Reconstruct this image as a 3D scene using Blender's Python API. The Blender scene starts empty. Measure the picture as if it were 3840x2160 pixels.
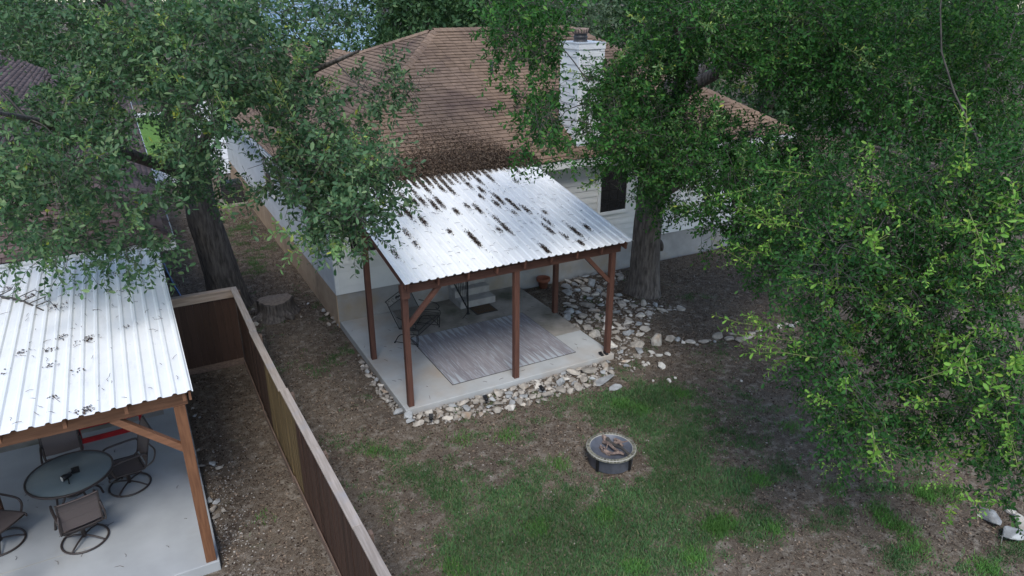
import bpy, bmesh, math, random
import numpy as np
from mathutils import Vector, Matrix
random.seed(7); rng = np.random.default_rng(11)
R = math.radians
scene = bpy.context.scene
COL = scene.collection

# ------------------------------------------------------------------ camera
CAMZ = 7.68; PITCH = 22.524; YAW = 28.382; FPX = 2670.2
cam_d = bpy.data.cameras.new('camera'); cam = bpy.data.objects.new('camera', cam_d); COL.objects.link(cam)
cam.location = (0, 0, CAMZ); cam.rotation_euler = (R(90 - PITCH), 0, R(-YAW))
cam_d.sensor_width = 36.0; cam_d.lens = FPX / 3840 * 36.0; cam_d.clip_end = 2000; cam_d.clip_start = 0.1
scene.camera = cam
# ------------------------------------------------------------------ light
SUN_EL, SUN_AZ = 52.0, 205.0        # azimuth from +Y, clockwise
world = bpy.data.worlds.new('World'); scene.world = world; world.use_nodes = True
wn = world.node_tree.nodes; wl = world.node_tree.links
sky = wn.new('ShaderNodeTexSky'); sky.sky_type = 'NISHITA'; sky.sun_disc = False
sky.sun_elevation = R(SUN_EL); sky.sun_rotation = R(SUN_AZ); sky.air_density = 1.0; sky.dust_density = 0.8; sky.ozone_density = 1.0
wn['Background'].inputs[1].default_value = 0.135
wl.new(sky.outputs[0], wn['Background'].inputs[0])
sun_d = bpy.data.lights.new('sun', 'SUN'); sun = bpy.data.objects.new('sun', sun_d); COL.objects.link(sun)
sun_d.energy = 1.3; sun_d.angle = R(20); sun_d.color = (1.0, 0.98, 0.94)
_sd = Vector((math.sin(R(SUN_AZ)) * math.cos(R(SUN_EL)), math.cos(R(SUN_AZ)) * math.cos(R(SUN_EL)), math.sin(R(SUN_EL))))
sun.rotation_euler = (-_sd).to_track_quat('-Z', 'Y').to_euler()
vs = scene.view_settings; vs.view_transform = 'Standard'; vs.look = 'None'; vs.gamma = 1.0; vs.exposure = 1.02
vs.use_curve_mapping = False
scene.cycles.max_bounces = 8; scene.cycles.transparent_max_bounces = 12

# pixel (of the 3840 px photograph) -> direction; points then come from the surface they touch
_p, _y = R(PITCH), R(YAW)
_F = np.array([math.sin(_y) * math.cos(_p), math.cos(_y) * math.cos(_p), -math.sin(_p)])
_Rt = np.array([math.cos(_y), -math.sin(_y), 0.0]); _U = np.cross(_Rt, _F); CAM = np.array([0, 0, CAMZ])
def ray(u, v): return _F + _Rt * (u - 1920) / FPX - _U * (v - 1080) / FPX
def gz(u, v, z=0.0):
    d = ray(u, v); return CAM + d * (z - CAMZ) / d[2]
def at(u, v, depth): return CAM + ray(u, v) * depth
def proj(P):
    Q = np.asarray(P, float) - CAM
    dz = Q @ _F
    dz = np.where(np.abs(dz) < 1e-6, 1e-6, dz)
    return np.stack([1920 + FPX * (Q @ _Rt) / dz, 1080 - FPX * (Q @ _U) / dz, dz], -1)

# ------------------------------------------------------------------ materials
def new_mat(name):
    m = bpy.data.materials.new(name); m.use_nodes = True
    nt = m.node_tree; nt.nodes.clear()
    out = nt.nodes.new('ShaderNodeOutputMaterial')
    return m, nt, out
def N(nt, typ, **kw):
    n = nt.nodes.new(typ)
    for k, v in kw.items():
        if k.startswith('i_'): n.inputs[k[2:].replace('_', ' ')].default_value = v
        else: setattr(n, k, v)
    return n
def mixc(nt, fac, a, b, blend='MIX'):
    n = nt.nodes.new('ShaderNodeMix'); n.data_type = 'RGBA'; n.blend_type = blend
    for sock, v in ((n.inputs[0], fac), (n.inputs[6], a), (n.inputs[7], b)):
        if hasattr(v, 'links'): nt.links.new(v, sock)
        else: sock.default_value = v if not isinstance(v, tuple) else ((*v, 1) if len(v) == 3 else v)
    return n.outputs[2]
def mathn(nt, op, a, b=None, c=None, clamp=False):
    n = nt.nodes.new('ShaderNodeMath'); n.operation = op; n.use_clamp = clamp
    for i, v in enumerate((a, b, c)):
        if v is None: continue
        if hasattr(v, 'links'): nt.links.new(v, n.inputs[i])
        else: n.inputs[i].default_value = v
    return n.outputs[0]
def ramp(nt, fac, lo, hi):
    n = nt.nodes.new('ShaderNodeMapRange'); n.clamp = True
    nt.links.new(fac, n.inputs[0]); n.inputs[1].default_value = lo; n.inputs[2].default_value = hi
    return n.outputs[0]
def wpos(nt, stretch=(1, 1, 1)):
    g = nt.nodes.new('ShaderNodeNewGeometry')
    mp = nt.nodes.new('ShaderNodeMapping'); mp.inputs['Scale'].default_value = stretch
    nt.links.new(g.outputs['Position'], mp.inputs[0]); return mp.outputs[0]
def noise(nt, vec, scale, detail=4, rough=.55, dist=0.0):
    n = nt.nodes.new('ShaderNodeTexNoise'); n.inputs['Scale'].default_value = scale; n.inputs['Detail'].default_value = detail
    n.inputs['Roughness'].default_value = rough; n.inputs['Distortion'].default_value = dist
    nt.links.new(vec, n.inputs['Vector']); return n.outputs['Fac']
def rnd(nt):
    g = nt.nodes.new('ShaderNodeNewGeometry'); o = nt.nodes.new('ShaderNodeObjectInfo')
    return mathn(nt, 'FRACT', mathn(nt, 'ADD', g.outputs['Random Per Island'], o.outputs['Random']))
def pbsdf(nt, out, col, rough=.7, spec=.3, metal=0.0, bump=None, bstr=.3, bdist=.01):
    b = nt.nodes.new('ShaderNodeBsdfPrincipled')
    if hasattr(col, 'links'): nt.links.new(col, b.inputs['Base Color'])
    else: b.inputs['Base Color'].default_value = (*col, 1)
    if hasattr(rough, 'links'): nt.links.new(rough, b.inputs['Roughness'])
    else: b.inputs['Roughness'].default_value = rough
    b.inputs['Specular IOR Level'].default_value = spec; b.inputs['Metallic'].default_value = metal
    if bump is not None:
        bn = nt.nodes.new('ShaderNodeBump'); bn.inputs['Strength'].default_value = bstr; bn.inputs['Distance'].default_value = bdist
        nt.links.new(bump, bn.inputs['Height']); nt.links.new(bn.outputs[0], b.inputs['Normal'])
    nt.links.new(b.outputs[0], out.inputs[0]); return b
def mat(name, c1, c2=None, scale=6, stretch=(1, 1, 1), rough=.7, spec=.3, metal=0.0, bstr=.25, bscale=60, bdist=.004, orand=.12, c3=None, s3=1.2, lo=.35, hi=.65, t3=(.55, .75)):
    """two-tone noise colour + per-piece brightness + fine relief; c3 = stain colour in larger patches"""
    m, nt, out = new_mat(name); v = wpos(nt, stretch)
    c2 = c2 or tuple(x * .75 for x in c1)
    col = mixc(nt, ramp(nt, noise(nt, v, scale), lo, hi), c1, c2)
    if c3: col = mixc(nt, ramp(nt, noise(nt, wpos(nt), s3, 5, .6), *t3), col, c3)
    if orand:
        r = rnd(nt); h = nt.nodes.new('ShaderNodeHueSaturation')
        nt.links.new(mathn(nt, 'MULTIPLY_ADD', r, 2 * orand, 1 - orand), h.inputs['Value']); nt.links.new(col, h.inputs['Color']); col = h.outputs[0]
    pbsdf(nt, out, col, rough, spec, metal, noise(nt, v, bscale, 3), bstr, bdist)
    return m
MT = {}
MT['post'] = mat('stained_redwood', (.120, .054, .037), (.082, .037, .027), 3, (14, 14, 1.2), rough=.65, bscale=8)
MT['beam'] = mat('stained_redwood_beam', (.118, .053, .036), (.08, .036, .026), 3, (1.2, 14, 14), rough=.65, bscale=8)
MT['cedar'] = mat('cedar_post', (.20, .092, .046), (.13, .058, .03), 3, (12, 12, 1.0), rough=.6, bscale=8)
MT['cedar_beam'] = mat('cedar_beam', (.21, .10, .055), (.14, .066, .036), 3, (1.0, 12, 12), rough=.6, bscale=8)
MT['capwood'] = mat('weathered_cap_wood', (.40, .335, .285), (.29, .24, .20), 2.5, (16, 1.0, 6), rough=.75, orand=.1, c3=(.30, .28, .28), s3=2.0)
MT['capwood_x'] = mat('weathered_rail_wood', (.40, .32, .26), (.29, .22, .175), 2.5, (1.0, 16, 8), rough=.75, orand=.1, c3=(.27, .2, .17), s3=2.0)
MT['board'] = mat('dark_fence_board', (.058, .032, .023), (.04, .022, .016), 4, (20, 20, .8), rough=.55, orand=.25)
MT['board_new'] = mat('fresh_fence_board', (.145, .102, .048), (.10, .07, .035), 4, (20, 20, .8), rough=.6, orand=.12)
MT['kick'] = mat('kick_board', (.19, .13, .10), (.12, .08, .06), 3, (6, 1, 12), rough=.8)
MT['siding'] = mat('white_siding', (.66, .665, .65), (.60, .605, .59), 2, rough=.55, orand=.04, bscale=30, bstr=.1, c3=(.50, .49, .44), s3=.9, t3=(.6, .85))
MT['trim'] = mat('white_trim', (.72, .725, .715), (.66, .665, .655), 3, rough=.5, orand=.02, bstr=.1)
MT['shingle'] = mat('brown_shingle', (.262, .180, .128), (.198, .136, .098), 5, rough=.9, spec=.15, orand=.10, bscale=160, bstr=.6, c3=(.115, .078, .066), s3=.55, t3=(.52, .72))
MT['shingle_n'] = mat('plum_brown_shingle', (.19, .132, .116), (.135, .096, .086), 5, rough=.9, spec=.15, orand=.3, bscale=160, bstr=.6)
MT['deck'] = mat('roof_underlay', (.06, .04, .035), rough=.95)
MT['found'] = mat('foundation_concrete', (.34, .335, .325), (.26, .255, .247), 2.2, rough=.9, orand=0, bscale=25, c3=(.30, .24, .17), s3=.8, t3=(.50, .75))
MT['found_side'] = mat('foundation_tan', (.50, .37, .25), (.40, .285, .19), 2.2, rough=.9, orand=0, bscale=25, c3=(.27, .19, .13), s3=1.3)
MT['slab'] = mat('new_concrete', (.43, .435, .425), (.365, .37, .36), 1.6, rough=.85, orand=0, bscale=40, bstr=.15, c3=(.38, .275, .175), s3=.5, t3=(.46, .80))
MT['slab_l'] = mat('pale_concrete', (.385, .395, .395), (.32, .33, .33), 1.2, rough=.8, orand=0, bscale=40, bstr=.15, c3=(.29, .28, .25), s3=.8, t3=(.55, .9))
MT['slab_old'] = mat('old_concrete', (.34, .31, .27), (.26, .235, .205), 2.5, rough=.9, orand=0, bscale=50, bstr=.3, c3=(.085, .088, .06), s3=.62, t3=(.46, .66))
MT['step'] = mat('step_concrete', (.36, .345, .325), (.27, .26, .245), 4, rough=.9, orand=.05, bscale=50, bstr=.35)
MT['iron'] = mat('black_iron', (.012, .012, .014), (.02, .02, .022), 10, rough=.45, orand=0, bstr=.1)
MT['plastic'] = mat('black_plastic', (.010, .010, .011), (.016, .016, .016), 20, rough=.4, orand=0, bstr=.05)
MT['bronze'] = mat('dark_bronze_frame', (.035, .026, .024), (.05, .038, .034), 12, rough=.4, orand=0, spec=.4, bstr=.05)
MT['terra'] = mat('terracotta', (.235, .088, .052), (.17, .064, .04), 5, rough=.8, orand=0)
MT['soil'] = mat('dark_soil', (.04, .028, .02), rough=1)
MT['rock'] = mat('limestone', (.42, .375, .315), (.25, .222, .19), 9, rough=.9, orand=.28, bscale=35, bstr=.6, bdist=.01, c3=(.33, .21, .12), s3=3.0, t3=(.58, .78))
MT['rock_grey'] = mat('grey_limestone', (.39, .395, .385), (.24, .24, .235), 7, rough=.9, orand=.12, bscale=30, bstr=.6, bdist=.01)
MT['rock_white'] = mat('white_limestone', (.62, .58, .51), (.46, .42, .365), 7, rough=.9, orand=.1, bscale=30, bstr=.6, bdist=.01)
MT['pebble'] = mat('pebble', (.40, .365, .32), (.24, .215, .19), 20, rough=.9, orand=.35)
MT['bark'] = mat('oak_bark', (.165, .142, .125), (.060, .050, .046), 5, (3.4, 3.4, .6), rough=.95, orand=0, bscale=9, bstr=.9, bdist=.03)
MT['twig'] = mat('grey_twig', (.095, .085, .075), (.05, .045, .04), 10, rough=.9, orand=.2)
MT['stem'] = mat('green_stem', (.20, .22, .09), (.14, .15, .06), 10, rough=.8, orand=.1)
MT['cutwood'] = mat('stump_top', (.30, .23, .17), (.20, .15, .115), 14, rough=.9, orand=0)
MT['firewood'] = mat('firewood', (.28, .205, .165), (.14, .10, .085), 6, (3, 3, 3), rough=.9, orand=.3, bscale=30, bstr=.7)
MT['grate'] = mat('gunmetal', (.11, .116, .138), (.08, .085, .10), 8, rough=.4, orand=0, spec=.5, bstr=.1)
MT['ptile'] = mat('slate_tile', (.20, .185, .13), (.12, .115, .095), 30, rough=.6, orand=.4)
MT['grout'] = mat('grout', (.42, .40, .35), rough=.9, orand=0)
MT['red'] = mat('red_paint', (.36, .018, .022), (.25, .012, .016), 8, rough=.45, orand=.05, bstr=.05)
MT['blue'] = mat('blue_hose', (.03, .16, .42), (.02, .10, .3), 10, rough=.4, orand=0)
MT['blue_siding'] = mat('pale_blue_siding', (.36, .50, .66), (.31, .44, .58), 3, rough=.6, orand=.05)
MT['greywall'] = mat('grey_wall', (.16, .16, .16), (.12, .12, .12), 3, rough=.7, orand=.05)
MT['darkwall'] = mat('dark_wall', (.05, .045, .045), (.03, .03, .03), 3, rough=.8, orand=.05)
MT['asphalt'] = mat('asphalt', (.06, .06, .06), (.045, .045, .045), 6, rough=.95, orand=0)
MT['drive'] = mat('driveway_concrete', (.66, .65, .62), (.58, .57, .54), 1.5, rough=.85, orand=0)
MT['acmetal'] = mat('ac_metal', (.05, .05, .052), rough=.5, orand=0)
MT['litter'] = mat('dead_leaf', (.215, .16, .115), (.12, .09, .066), 30, rough=.9, orand=.55, spec=.15)
MT['litter_d'] = mat('dark_dead_leaf', (.082, .056, .042), (.046, .032, .026), 30, rough=.95, orand=.6, spec=.1)
MT['coir'] = mat('coir_mat', (.105, .068, .042), (.075, .05, .03), 30, rough=1, orand=0, bscale=200, bstr=.6)
MT['flash'] = mat('galvanized', (.55, .58, .60), (.45, .48, .50), 5, rough=.45, orand=0, spec=.5)
MT['cable'] = mat('cable', (.28, .29, .31), rough=.6, orand=0)

def metal_roof(name, stain):
    m, nt, out = new_mat(name); v = wpos(nt)
    col = mixc(nt, ramp(nt, noise(nt, v, 1.3, 5, .65), .38, .75), (.85, .835, .80), (.77, .76, .73))
    st = ramp(nt, noise(nt, wpos(nt, (5, .9, 1)), 1.6, 6, .7), .54, .78)
    col = mixc(nt, mathn(nt, 'MULTIPLY', st, stain), col, (.30, .285, .27))
    dr = ramp(nt, noise(nt, wpos(nt, (1, 1, 1)), 26, 3, .6), .66, .74)
    col = mixc(nt, mathn(nt, 'MULTIPLY', dr, .35), col, (.25, .22, .19))
    pbsdf(nt, out, col, .42, .5, 0.0, noise(nt, v, 2.2, 2), .05, .02); return m
MT['metal_roof'] = metal_roof('white_metal_roof', .42); MT['metal_roof_l'] = metal_roof('white_metal_roof_clean', .3)

def glass_dark():
    m, nt, out = new_mat('window_glass'); pbsdf(nt, out, mixc(nt, noise(nt, wpos(nt), 1.5), (.008, .009, .01), (.02, .022, .024)), .06, .5); return m
MT['glass'] = glass_dark()
def table_glass():
    m, nt, out = new_mat('pebbled_table_glass'); v = wpos(nt)
    b = pbsdf(nt, out, mixc(nt, noise(nt, v, 3), (.30, .36, .355), (.24, .29, .29)), .22, .6, 0, noise(nt, v, 130, 2), .35, .004)
    b.inputs['Transmission Weight'].default_value = .35; return m
MT['tglass'] = table_glass()
def sling():
    m, nt, out = new_mat('sling_fabric'); v = wpos(nt)
    pbsdf(nt, out, mixc(nt, noise(nt, v, 150, 2), (.155, .125, .115), (.10, .08, .075)), .8, .2, 0, noise(nt, v, 260, 2), .4, .002); return m
MT['sling'] = sling()
def mesh_metal():
    m, nt, out = new_mat('expanded_metal_mesh'); b = pbsdf(nt, out, (.02, .02, .022), .5)
    t = nt.nodes.new('ShaderNodeBsdfTransparent'); mx = nt.nodes.new('ShaderNodeMixShader'); mx.inputs[0].default_value = .48
    nt.links.new(t.outputs[0], mx.inputs[1]); nt.links.new(b.outputs[0], mx.inputs[2]); nt.links.new(mx.outputs[0], out.inputs[0]); return m
MT['mesh'] = mesh_metal()
def leafmat(name, ca, cb, cc, trans=.30, rough=.48, spec=.24):
    m, nt, out = new_mat(name); r = rnd(nt)
    col = mixc(nt, ramp(nt, r, 0.0, .75), ca, cb); col = mixc(nt, ramp(nt, r, .80, 1.0), col, cc)
    big = ramp(nt, noise(nt, wpos(nt), .9, 2), .35, .65)
    h = nt.nodes.new('ShaderNodeHueSaturation'); nt.links.new(mathn(nt, 'MULTIPLY_ADD', big, .5, .75), h.inputs['Value']); nt.links.new(col, h.inputs['Color'])
    b = pbsdf(nt, out, h.outputs[0], rough, spec)
    t = nt.nodes.new('ShaderNodeBsdfTranslucent'); nt.links.new(mixc(nt, 1.0, h.outputs[0], (1.0, 1.15, .55), 'MULTIPLY'), t.inputs[0])
    mx = nt.nodes.new('ShaderNodeMixShader'); mx.inputs[0].default_value = trans
    nt.links.new(b.outputs[0], mx.inputs[1]); nt.links.new(t.outputs[0], mx.inputs[2]); nt.links.new(mx.outputs[0], out.inputs[0]); return m
MT['leaf_a'] = leafmat('oak_leaf_cool', (.034, .086, .040), (.085, .155, .070), (.185, .26, .12))
MT['leaf_b'] = leafmat('oak_leaf_deep', (.018, .070, .016), (.045, .130, .028), (.11, .22, .045), .28, .5, .15)
MT['leaf_c'] = leafmat('oak_leaf_dark', (.015, .060, .015), (.038, .112, .026), (.095, .19, .045), .26, .5, .14)
MT['leaf_new'] = leafmat('oak_leaf_new', (.13, .29, .048), (.20, .38, .065), (.32, .45, .07), .34, .5, .2)
MT['leaf_newa'] = leafmat('oak_leaf_young', (.12, .22, .085), (.17, .28, .10), (.34, .36, .06), .35)
MT['leaf_bg'] = leafmat('far_leaf', (.034, .080, .032), (.060, .120, .048), (.10, .165, .06), .25, .55, .25)
MT['leaf_bg2'] = leafmat('far_leaf_pale', (.07, .11, .065), (.10, .15, .085), (.13, .17, .09), .25, .6, .3)
MT['grass'] = leafmat('grass_blade', (.050, .125, .046), (.092, .182, .065), (.19, .20, .10), .25, .6, .2)
MT['grass_tuft'] = leafmat('grass_tuft_blade', (.075, .19, .045), (.11, .25, .055), (.15, .28, .065), .25, .6, .2)
# ------------------------------------------------------------------ mesh helpers
def raw_mesh(name, V, F, mat=None, smooth=False):
    """V (n,3) array, F (m,k) array with one k, or list of lists"""
    me = bpy.data.meshes.new(name)
    V = np.asarray(V, np.float32)
    if isinstance(F, np.ndarray):
        k = F.shape[1]; m = len(F)
        me.vertices.add(len(V)); me.vertices.foreach_set('co', V.ravel())
        me.loops.add(m * k); me.loops.foreach_set('vertex_index', F.astype(np.int32).ravel())
        me.polygons.add(m); me.polygons.foreach_set('loop_start', np.arange(0, m * k, k, dtype=np.int32))
        me.update(calc_edges=True)
    else:
        me.from_pydata([tuple(map(float, v)) for v in V], [], F); me.update()
    if smooth: me.polygons.foreach_set('use_smooth', np.ones(len(me.polygons), bool))
    if mat is not None: me.materials.append(MT[mat] if isinstance(mat, str) else mat)
    return me
def link(name, me, parent=None, loc=None, rot=None):
    o = bpy.data.objects.new(name, me); COL.objects.link(o)
    if parent is not None: o.parent = parent
    if loc is not None: o.location = loc
    if rot is not None: o.rotation_euler = rot
    return o
def tag(o, label, cat, group=None):
    o['label'] = label; o['category'] = cat
    if group: o['group'] = group
    return o
def thing(name, label, cat, loc=(0, 0, 0), rz=0.0, group=None):
    o = bpy.data.objects.new(name, None); COL.objects.link(o); o.empty_display_size = .1
    o.location = loc; o.rotation_euler = (0, 0, rz)
    return tag(o, label, cat, group)
def structure(o): o['kind'] = 'structure'; return o
def stuff(o): o['kind'] = 'stuff'; return o
def bevel(o, w=.006, seg=2):
    b = o.modifiers.new('bevel', 'BEVEL'); b.width = w; b.segments = seg; b.limit_method = 'ANGLE'; return o
class MB:
    def __init__(s): s.v = []; s.f = []
    def add(s, V, F):
        n = len(s.v); s.v += [tuple(map(float, p)) for p in V]; s.f += [[i + n for i in f] for f in F]; return s
    def box(s, c, size, rot=None):
        x, y, z = [a / 2 for a in size]
        P = [Vector((i * x, j * y, k * z)) for k in (-1, 1) for j in (-1, 1) for i in (-1, 1)]
        if rot is not None: P = [rot @ p for p in P]
        c = Vector(c); P = [p + c for p in P]
        return s.add(P, [[0, 2, 3, 1], [4, 5, 7, 6], [0, 1, 5, 4], [2, 6, 7, 3], [0, 4, 6, 2], [1, 3, 7, 5]])
    def box2(s, a, b):
        return s.box([(a[i] + b[i]) / 2 for i in range(3)], [abs(b[i] - a[i]) for i in range(3)])
    def bar(s, a, b, w, h, up=(0, 0, 1)):
        a, b = Vector(a), Vector(b); d = (b - a); L = d.length; d.normalize(); u = Vector(up)
        if abs(d.dot(u)) > .98: u = Vector((1, 0, 0))
        r = d.cross(u).normalized(); u = r.cross(d)
        M_ = Matrix((r, d, u)).transposed()
        return s.box((a + b) / 2, (w, L, h), M_)
    def tube(s, path, rad, n=8, closed=False, cap=True):
        P = [Vector(p) for p in path]; m = len(P)
        rad = [rad] * m if not hasattr(rad, '__len__') else rad
        T = []
        for i in range(m):
            a = P[i - 1] if (i or closed) else P[i]; b = P[(i + 1) % m] if (i < m - 1 or closed) else P[i]
            T.append((b - a).normalized())
        u = T[0].orthogonal().normalized(); V = []
        for i in range(m):
            u = (u - T[i] * u.dot(T[i])); u = u.normalized() if u.length > 1e-6 else T[i].orthogonal().normalized()
            w = T[i].cross(u)
            for k in range(n):
                a = 2 * math.pi * k / n; V.append(P[i] + (u * math.cos(a) + w * math.sin(a)) * rad[i])
        F = []
        for i in range(m if closed else m - 1):
            j = (i + 1) % m
            for k in range(n): F.append([i * n + k, i * n + (k + 1) % n, j * n + (k + 1) % n, j * n + k])
        if cap and not closed: F.append(list(range(n))[::-1]); F.append([(m - 1) * n + k for k in range(n)])
        return s.add(V, F)
    def lathe(s, prof, n=32, c=(0, 0, 0)):
        V = []; F = []; m = len(prof)
        for r, z in prof:
            for k in range(n):
                a = 2 * math.pi * k / n; V.append((c[0] + r * math.cos(a), c[1] + r * math.sin(a), c[2] + z))
        for i in range(m - 1):
            for k in range(n): F.append([i * n + k, i * n + (k + 1) % n, (i + 1) * n + (k + 1) % n, (i + 1) * n + k])
        return s.add(V, F)
    def quad(s, a, b, c, d): return s.add([a, b, c, d], [[0, 1, 2, 3]])
    def build(s, name, mat, parent=None, smooth=False, loc=None, rot=None):
        return link(name, raw_mesh(name, s.v, s.f, mat, smooth), parent, loc, rot)
def arc(c, r, a0, a1, n, ax=(1, 0, 0), ay=(0, 0, 1)):
    c, ax, ay = Vector(c), Vector(ax), Vector(ay)
    return [c + ax * r * math.cos(a0 + (a1 - a0) * i / n) + ay * r * math.sin(a0 + (a1 - a0) * i / n) for i in range(n + 1)]
def smooth_path(P, n=4):
    """Catmull-Rom through points"""
    P = [Vector(p) for p in P]; Q = [P[0] * 2 - P[1]] + P + [P[-1] * 2 - P[-2]]; out = []
    for i in range(1, len(Q) - 2):
        for k in range(n):
            t = k / n; a, b, c, d = Q[i - 1], Q[i], Q[i + 1], Q[i + 2]
            out.append(.5 * ((2 * b) + (c - a) * t + (2 * a - 5 * b + 4 * c - d) * t * t + (3 * b - a - 3 * c + d) * t ** 3))
    return out + [P[-1]]
# smooth value noise on arrays, used for bumps and patches
_tab = rng.random((64, 64))
def vnoise(x, y, s):
    x = np.asarray(x) * s + 100.3; y = np.asarray(y) * s + 57.7
    xi = np.floor(x).astype(int); yi = np.floor(y).astype(int); fx = x - xi; fy = y - yi
    fx = fx * fx * (3 - 2 * fx); fy = fy * fy * (3 - 2 * fy)
    g = lambda a, b: _tab[a % 64, b % 64]
    return (g(xi, yi) * (1 - fx) + g(xi + 1, yi) * fx) * (1 - fy) + (g(xi, yi + 1) * (1 - fx) + g(xi + 1, yi + 1) * fx) * fy
def inpoly(x, y, poly):
    x = np.asarray(x); y = np.asarray(y); c = np.zeros(x.shape, bool); n = len(poly); j = n - 1
    for i in range(n):
        xi, yi = poly[i]; xj, yj = poly[j]
        c ^= ((yi > y) != (yj > y)) & (x < (xj - xi) * (y - yi) / (yj - yi + 1e-12) + xi); j = i
    return c
def gpoly(px): return [tuple(gz(u, v)[:2]) for u, v in px]

# ------------------------------------------------------------------ ground
GRASS = [(2330, 1530, 180, 60, 1.0), (2180, 1490, 180, 40, .5), (2520, 1620, 190, 120, .85), (1850, 1600, 230, 70, .55), (2450, 1480, 120, 40, .8),
         (2150, 1950, 300, 150, .85), (2500, 1950, 260, 160, .9), (2300, 2120, 420, 90, 1.1), (1900, 2080, 250, 110, .85), (1780, 1850, 260, 90, .6),
         (2620, 1800, 190, 80, .75), (2850, 2000, 90, 120, .6), (1600, 1740, 200, 70, .45), (2050, 1760, 120, 60, .5), (2800, 1600, 150, 80, .45),
         (3300, 1840, 90, 35, .9), (3120, 1960, 110, 50, .6), (3400, 2080, 140, 70, .7), (3700, 2130, 180, 60, .9), (1450, 1900, 50, 160, .45),
         (1680, 2050, 200, 120, .6), (2900, 1760, 160, 100, .45), (2960, 1540, 60, 20, .5), (2880, 1270, 60, 20, .2), (3000, 1640, 100, 40, .4),
         (950, 960, 50, 70, .55), (900, 850, 60, 60, .45), (1180, 1480, 40, 20, .2), (1000, 1385, 40, 15, .35), (1400, 1690, 60, 20, .45), (990, 1860, 40, 15, .35)]
SLABS = [(3.80, 11.48, 8.92, 16.2), (-8.0, 8.98, .13, 15.3), (3.8, 16.0, 18.4, 34)]
def grassiness(x, y):
    x = np.asarray(x, float); y = np.asarray(y, float)
    q = proj(np.stack([x, y, np.zeros_like(x)], -1)); g = np.zeros_like(x)
    for u, v, ru, rv, s in GRASS: g += s * np.exp(-(((q[..., 0] - u) / ru) ** 2 + ((q[..., 1] - v) / rv) ** 2))
    g = np.where(q[..., 2] > 1, g, .4)
    n = .25 * vnoise(x, y, 1.0) + .40 * vnoise(x, y, 2.4) + .35 * vnoise(x + 9, y, 6.5)
    return np.clip((g * 1.15 + (n - .5) * 2.3 - .24), 0, 1)
def gheight(x, y):
    h = (vnoise(x, y, .45) - .5) * .05 + (vnoise(x, y, 1.9) - .5) * .022 + (vnoise(x, y, 6.0) - .5) * .012
    return np.minimum(h - .015, .03)
def axis(a, b, step, lo, hi):
    mid = list(np.arange(a, b, step)); out = []; s = step; v = mid[-1]
    while v < hi: s *= 1.35; v += s; out.append(v)
    pre = []; s = step; v = a
    while v > lo: s *= 1.35; v -= s; pre.append(v)
    return np.array(pre[::-1] + mid + out)
gx_, gy_ = axis(-4, 19, .11, -400, 400), axis(2, 27, .11, -120, 600)
GX, GY = np.meshgrid(gx_, gy_, indexing='xy'); nx, ny = len(gx_), len(gy_)
far = np.clip((np.hypot(GX - 7, GY - 14) - 25) / 15, 0, 1)
GZ = gheight(GX, GY) * (1 - far)
for a, b, c, d in SLABS:
    ins = (GX > a - .02) & (GX < c + .02) & (GY > b - .02) & (GY < d + .02); GZ = np.where(ins, -.05, GZ)
ii = (np.arange(ny - 1)[:, None] * nx + np.arange(nx - 1)[None]).ravel()
gme = raw_mesh('ground', np.stack([GX, GY, GZ], -1).reshape(-1, 3), np.stack([ii, ii + 1, ii + nx + 1, ii + nx], -1), None, True)
a_ = gme.attributes.new('grass', 'FLOAT', 'POINT'); a_.data.foreach_set('value', (grassiness(GX, GY) * (1 - far)).astype(np.float32).ravel())
def ground_mat():
    m, nt, out = new_mat('yard_soil'); v = wpos(nt)
    c = mixc(nt, ramp(nt, noise(nt, v, .8, 6, .65), .35, .68), (.165, .130, .096), (.088, .069, .053))
    c = mixc(nt, ramp(nt, noise(nt, v, 5.5, 4, .6), .50, .68), c, (.25, .215, .175))
    c = mixc(nt, mathn(nt, 'MULTIPLY', ramp(nt, noise(nt, v, 34, 3, .7), .48, .66), .6), c, (.055, .042, .034))
    c = mixc(nt, mathn(nt, 'MULTIPLY', ramp(nt, noise(nt, v, 60, 2, .6), .60, .68), .6), c, (.38, .33, .28))
    at_ = nt.nodes.new('ShaderNodeAttribute'); at_.attribute_name = 'grass'
    gn = mathn(nt, 'ADD', at_.outputs['Fac'], mathn(nt, 'MULTIPLY_ADD', noise(nt, v, 9, 4, .6), .9, -.45))
    gc = mixc(nt, ramp(nt, noise(nt, v, 40, 3, .7), .35, .65), (.045, .085, .033), (.10, .135, .06))
    c = mixc(nt, mathn(nt, 'MULTIPLY', ramp(nt, gn, .30, .95), .45), c, gc)
    hgt = mathn(nt, 'ADD', noise(nt, v, 14, 6, .7), mathn(nt, 'MULTIPLY', noise(nt, v, 70, 3, .7), .6))
    pbsdf(nt, out, c, .95, .1, 0, hgt, .8, .03); return m
gme.materials.append(ground_mat()); structure(link('ground', gme))
def sheet(name, poly, z, mat):
    return structure(link(name, raw_mesh(name, [(x, y, z) for x, y in poly], [list(range(len(poly)))], mat)))
def lawn_mat():
    m, nt, out = new_mat('front_lawn_grass'); v = wpos(nt)
    c = mixc(nt, ramp(nt, noise(nt, v, 2.5, 6, .7), .35, .65), (.13, .24, .055), (.09, .17, .04)); pbsdf(nt, out, c, .9, .1, 0, noise(nt, v, 30, 4), .6, .03); return m
MT['lawn'] = lawn_mat()
sheet('front_lawn', [(-1.5, 37.5), (3.4, 37.5), (3.4, 54), (-12, 54), (-12, 38)], .012, 'lawn')
sheet('driveway', [(3.6, 34.6), (11, 34.6), (12, 60), (3.4, 60)], .016, 'drive')
sheet('sidewalk', [(-30, 54.2), (3.3, 54.2), (3.3, 56), (-30, 56)], .016, 'drive')
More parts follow.
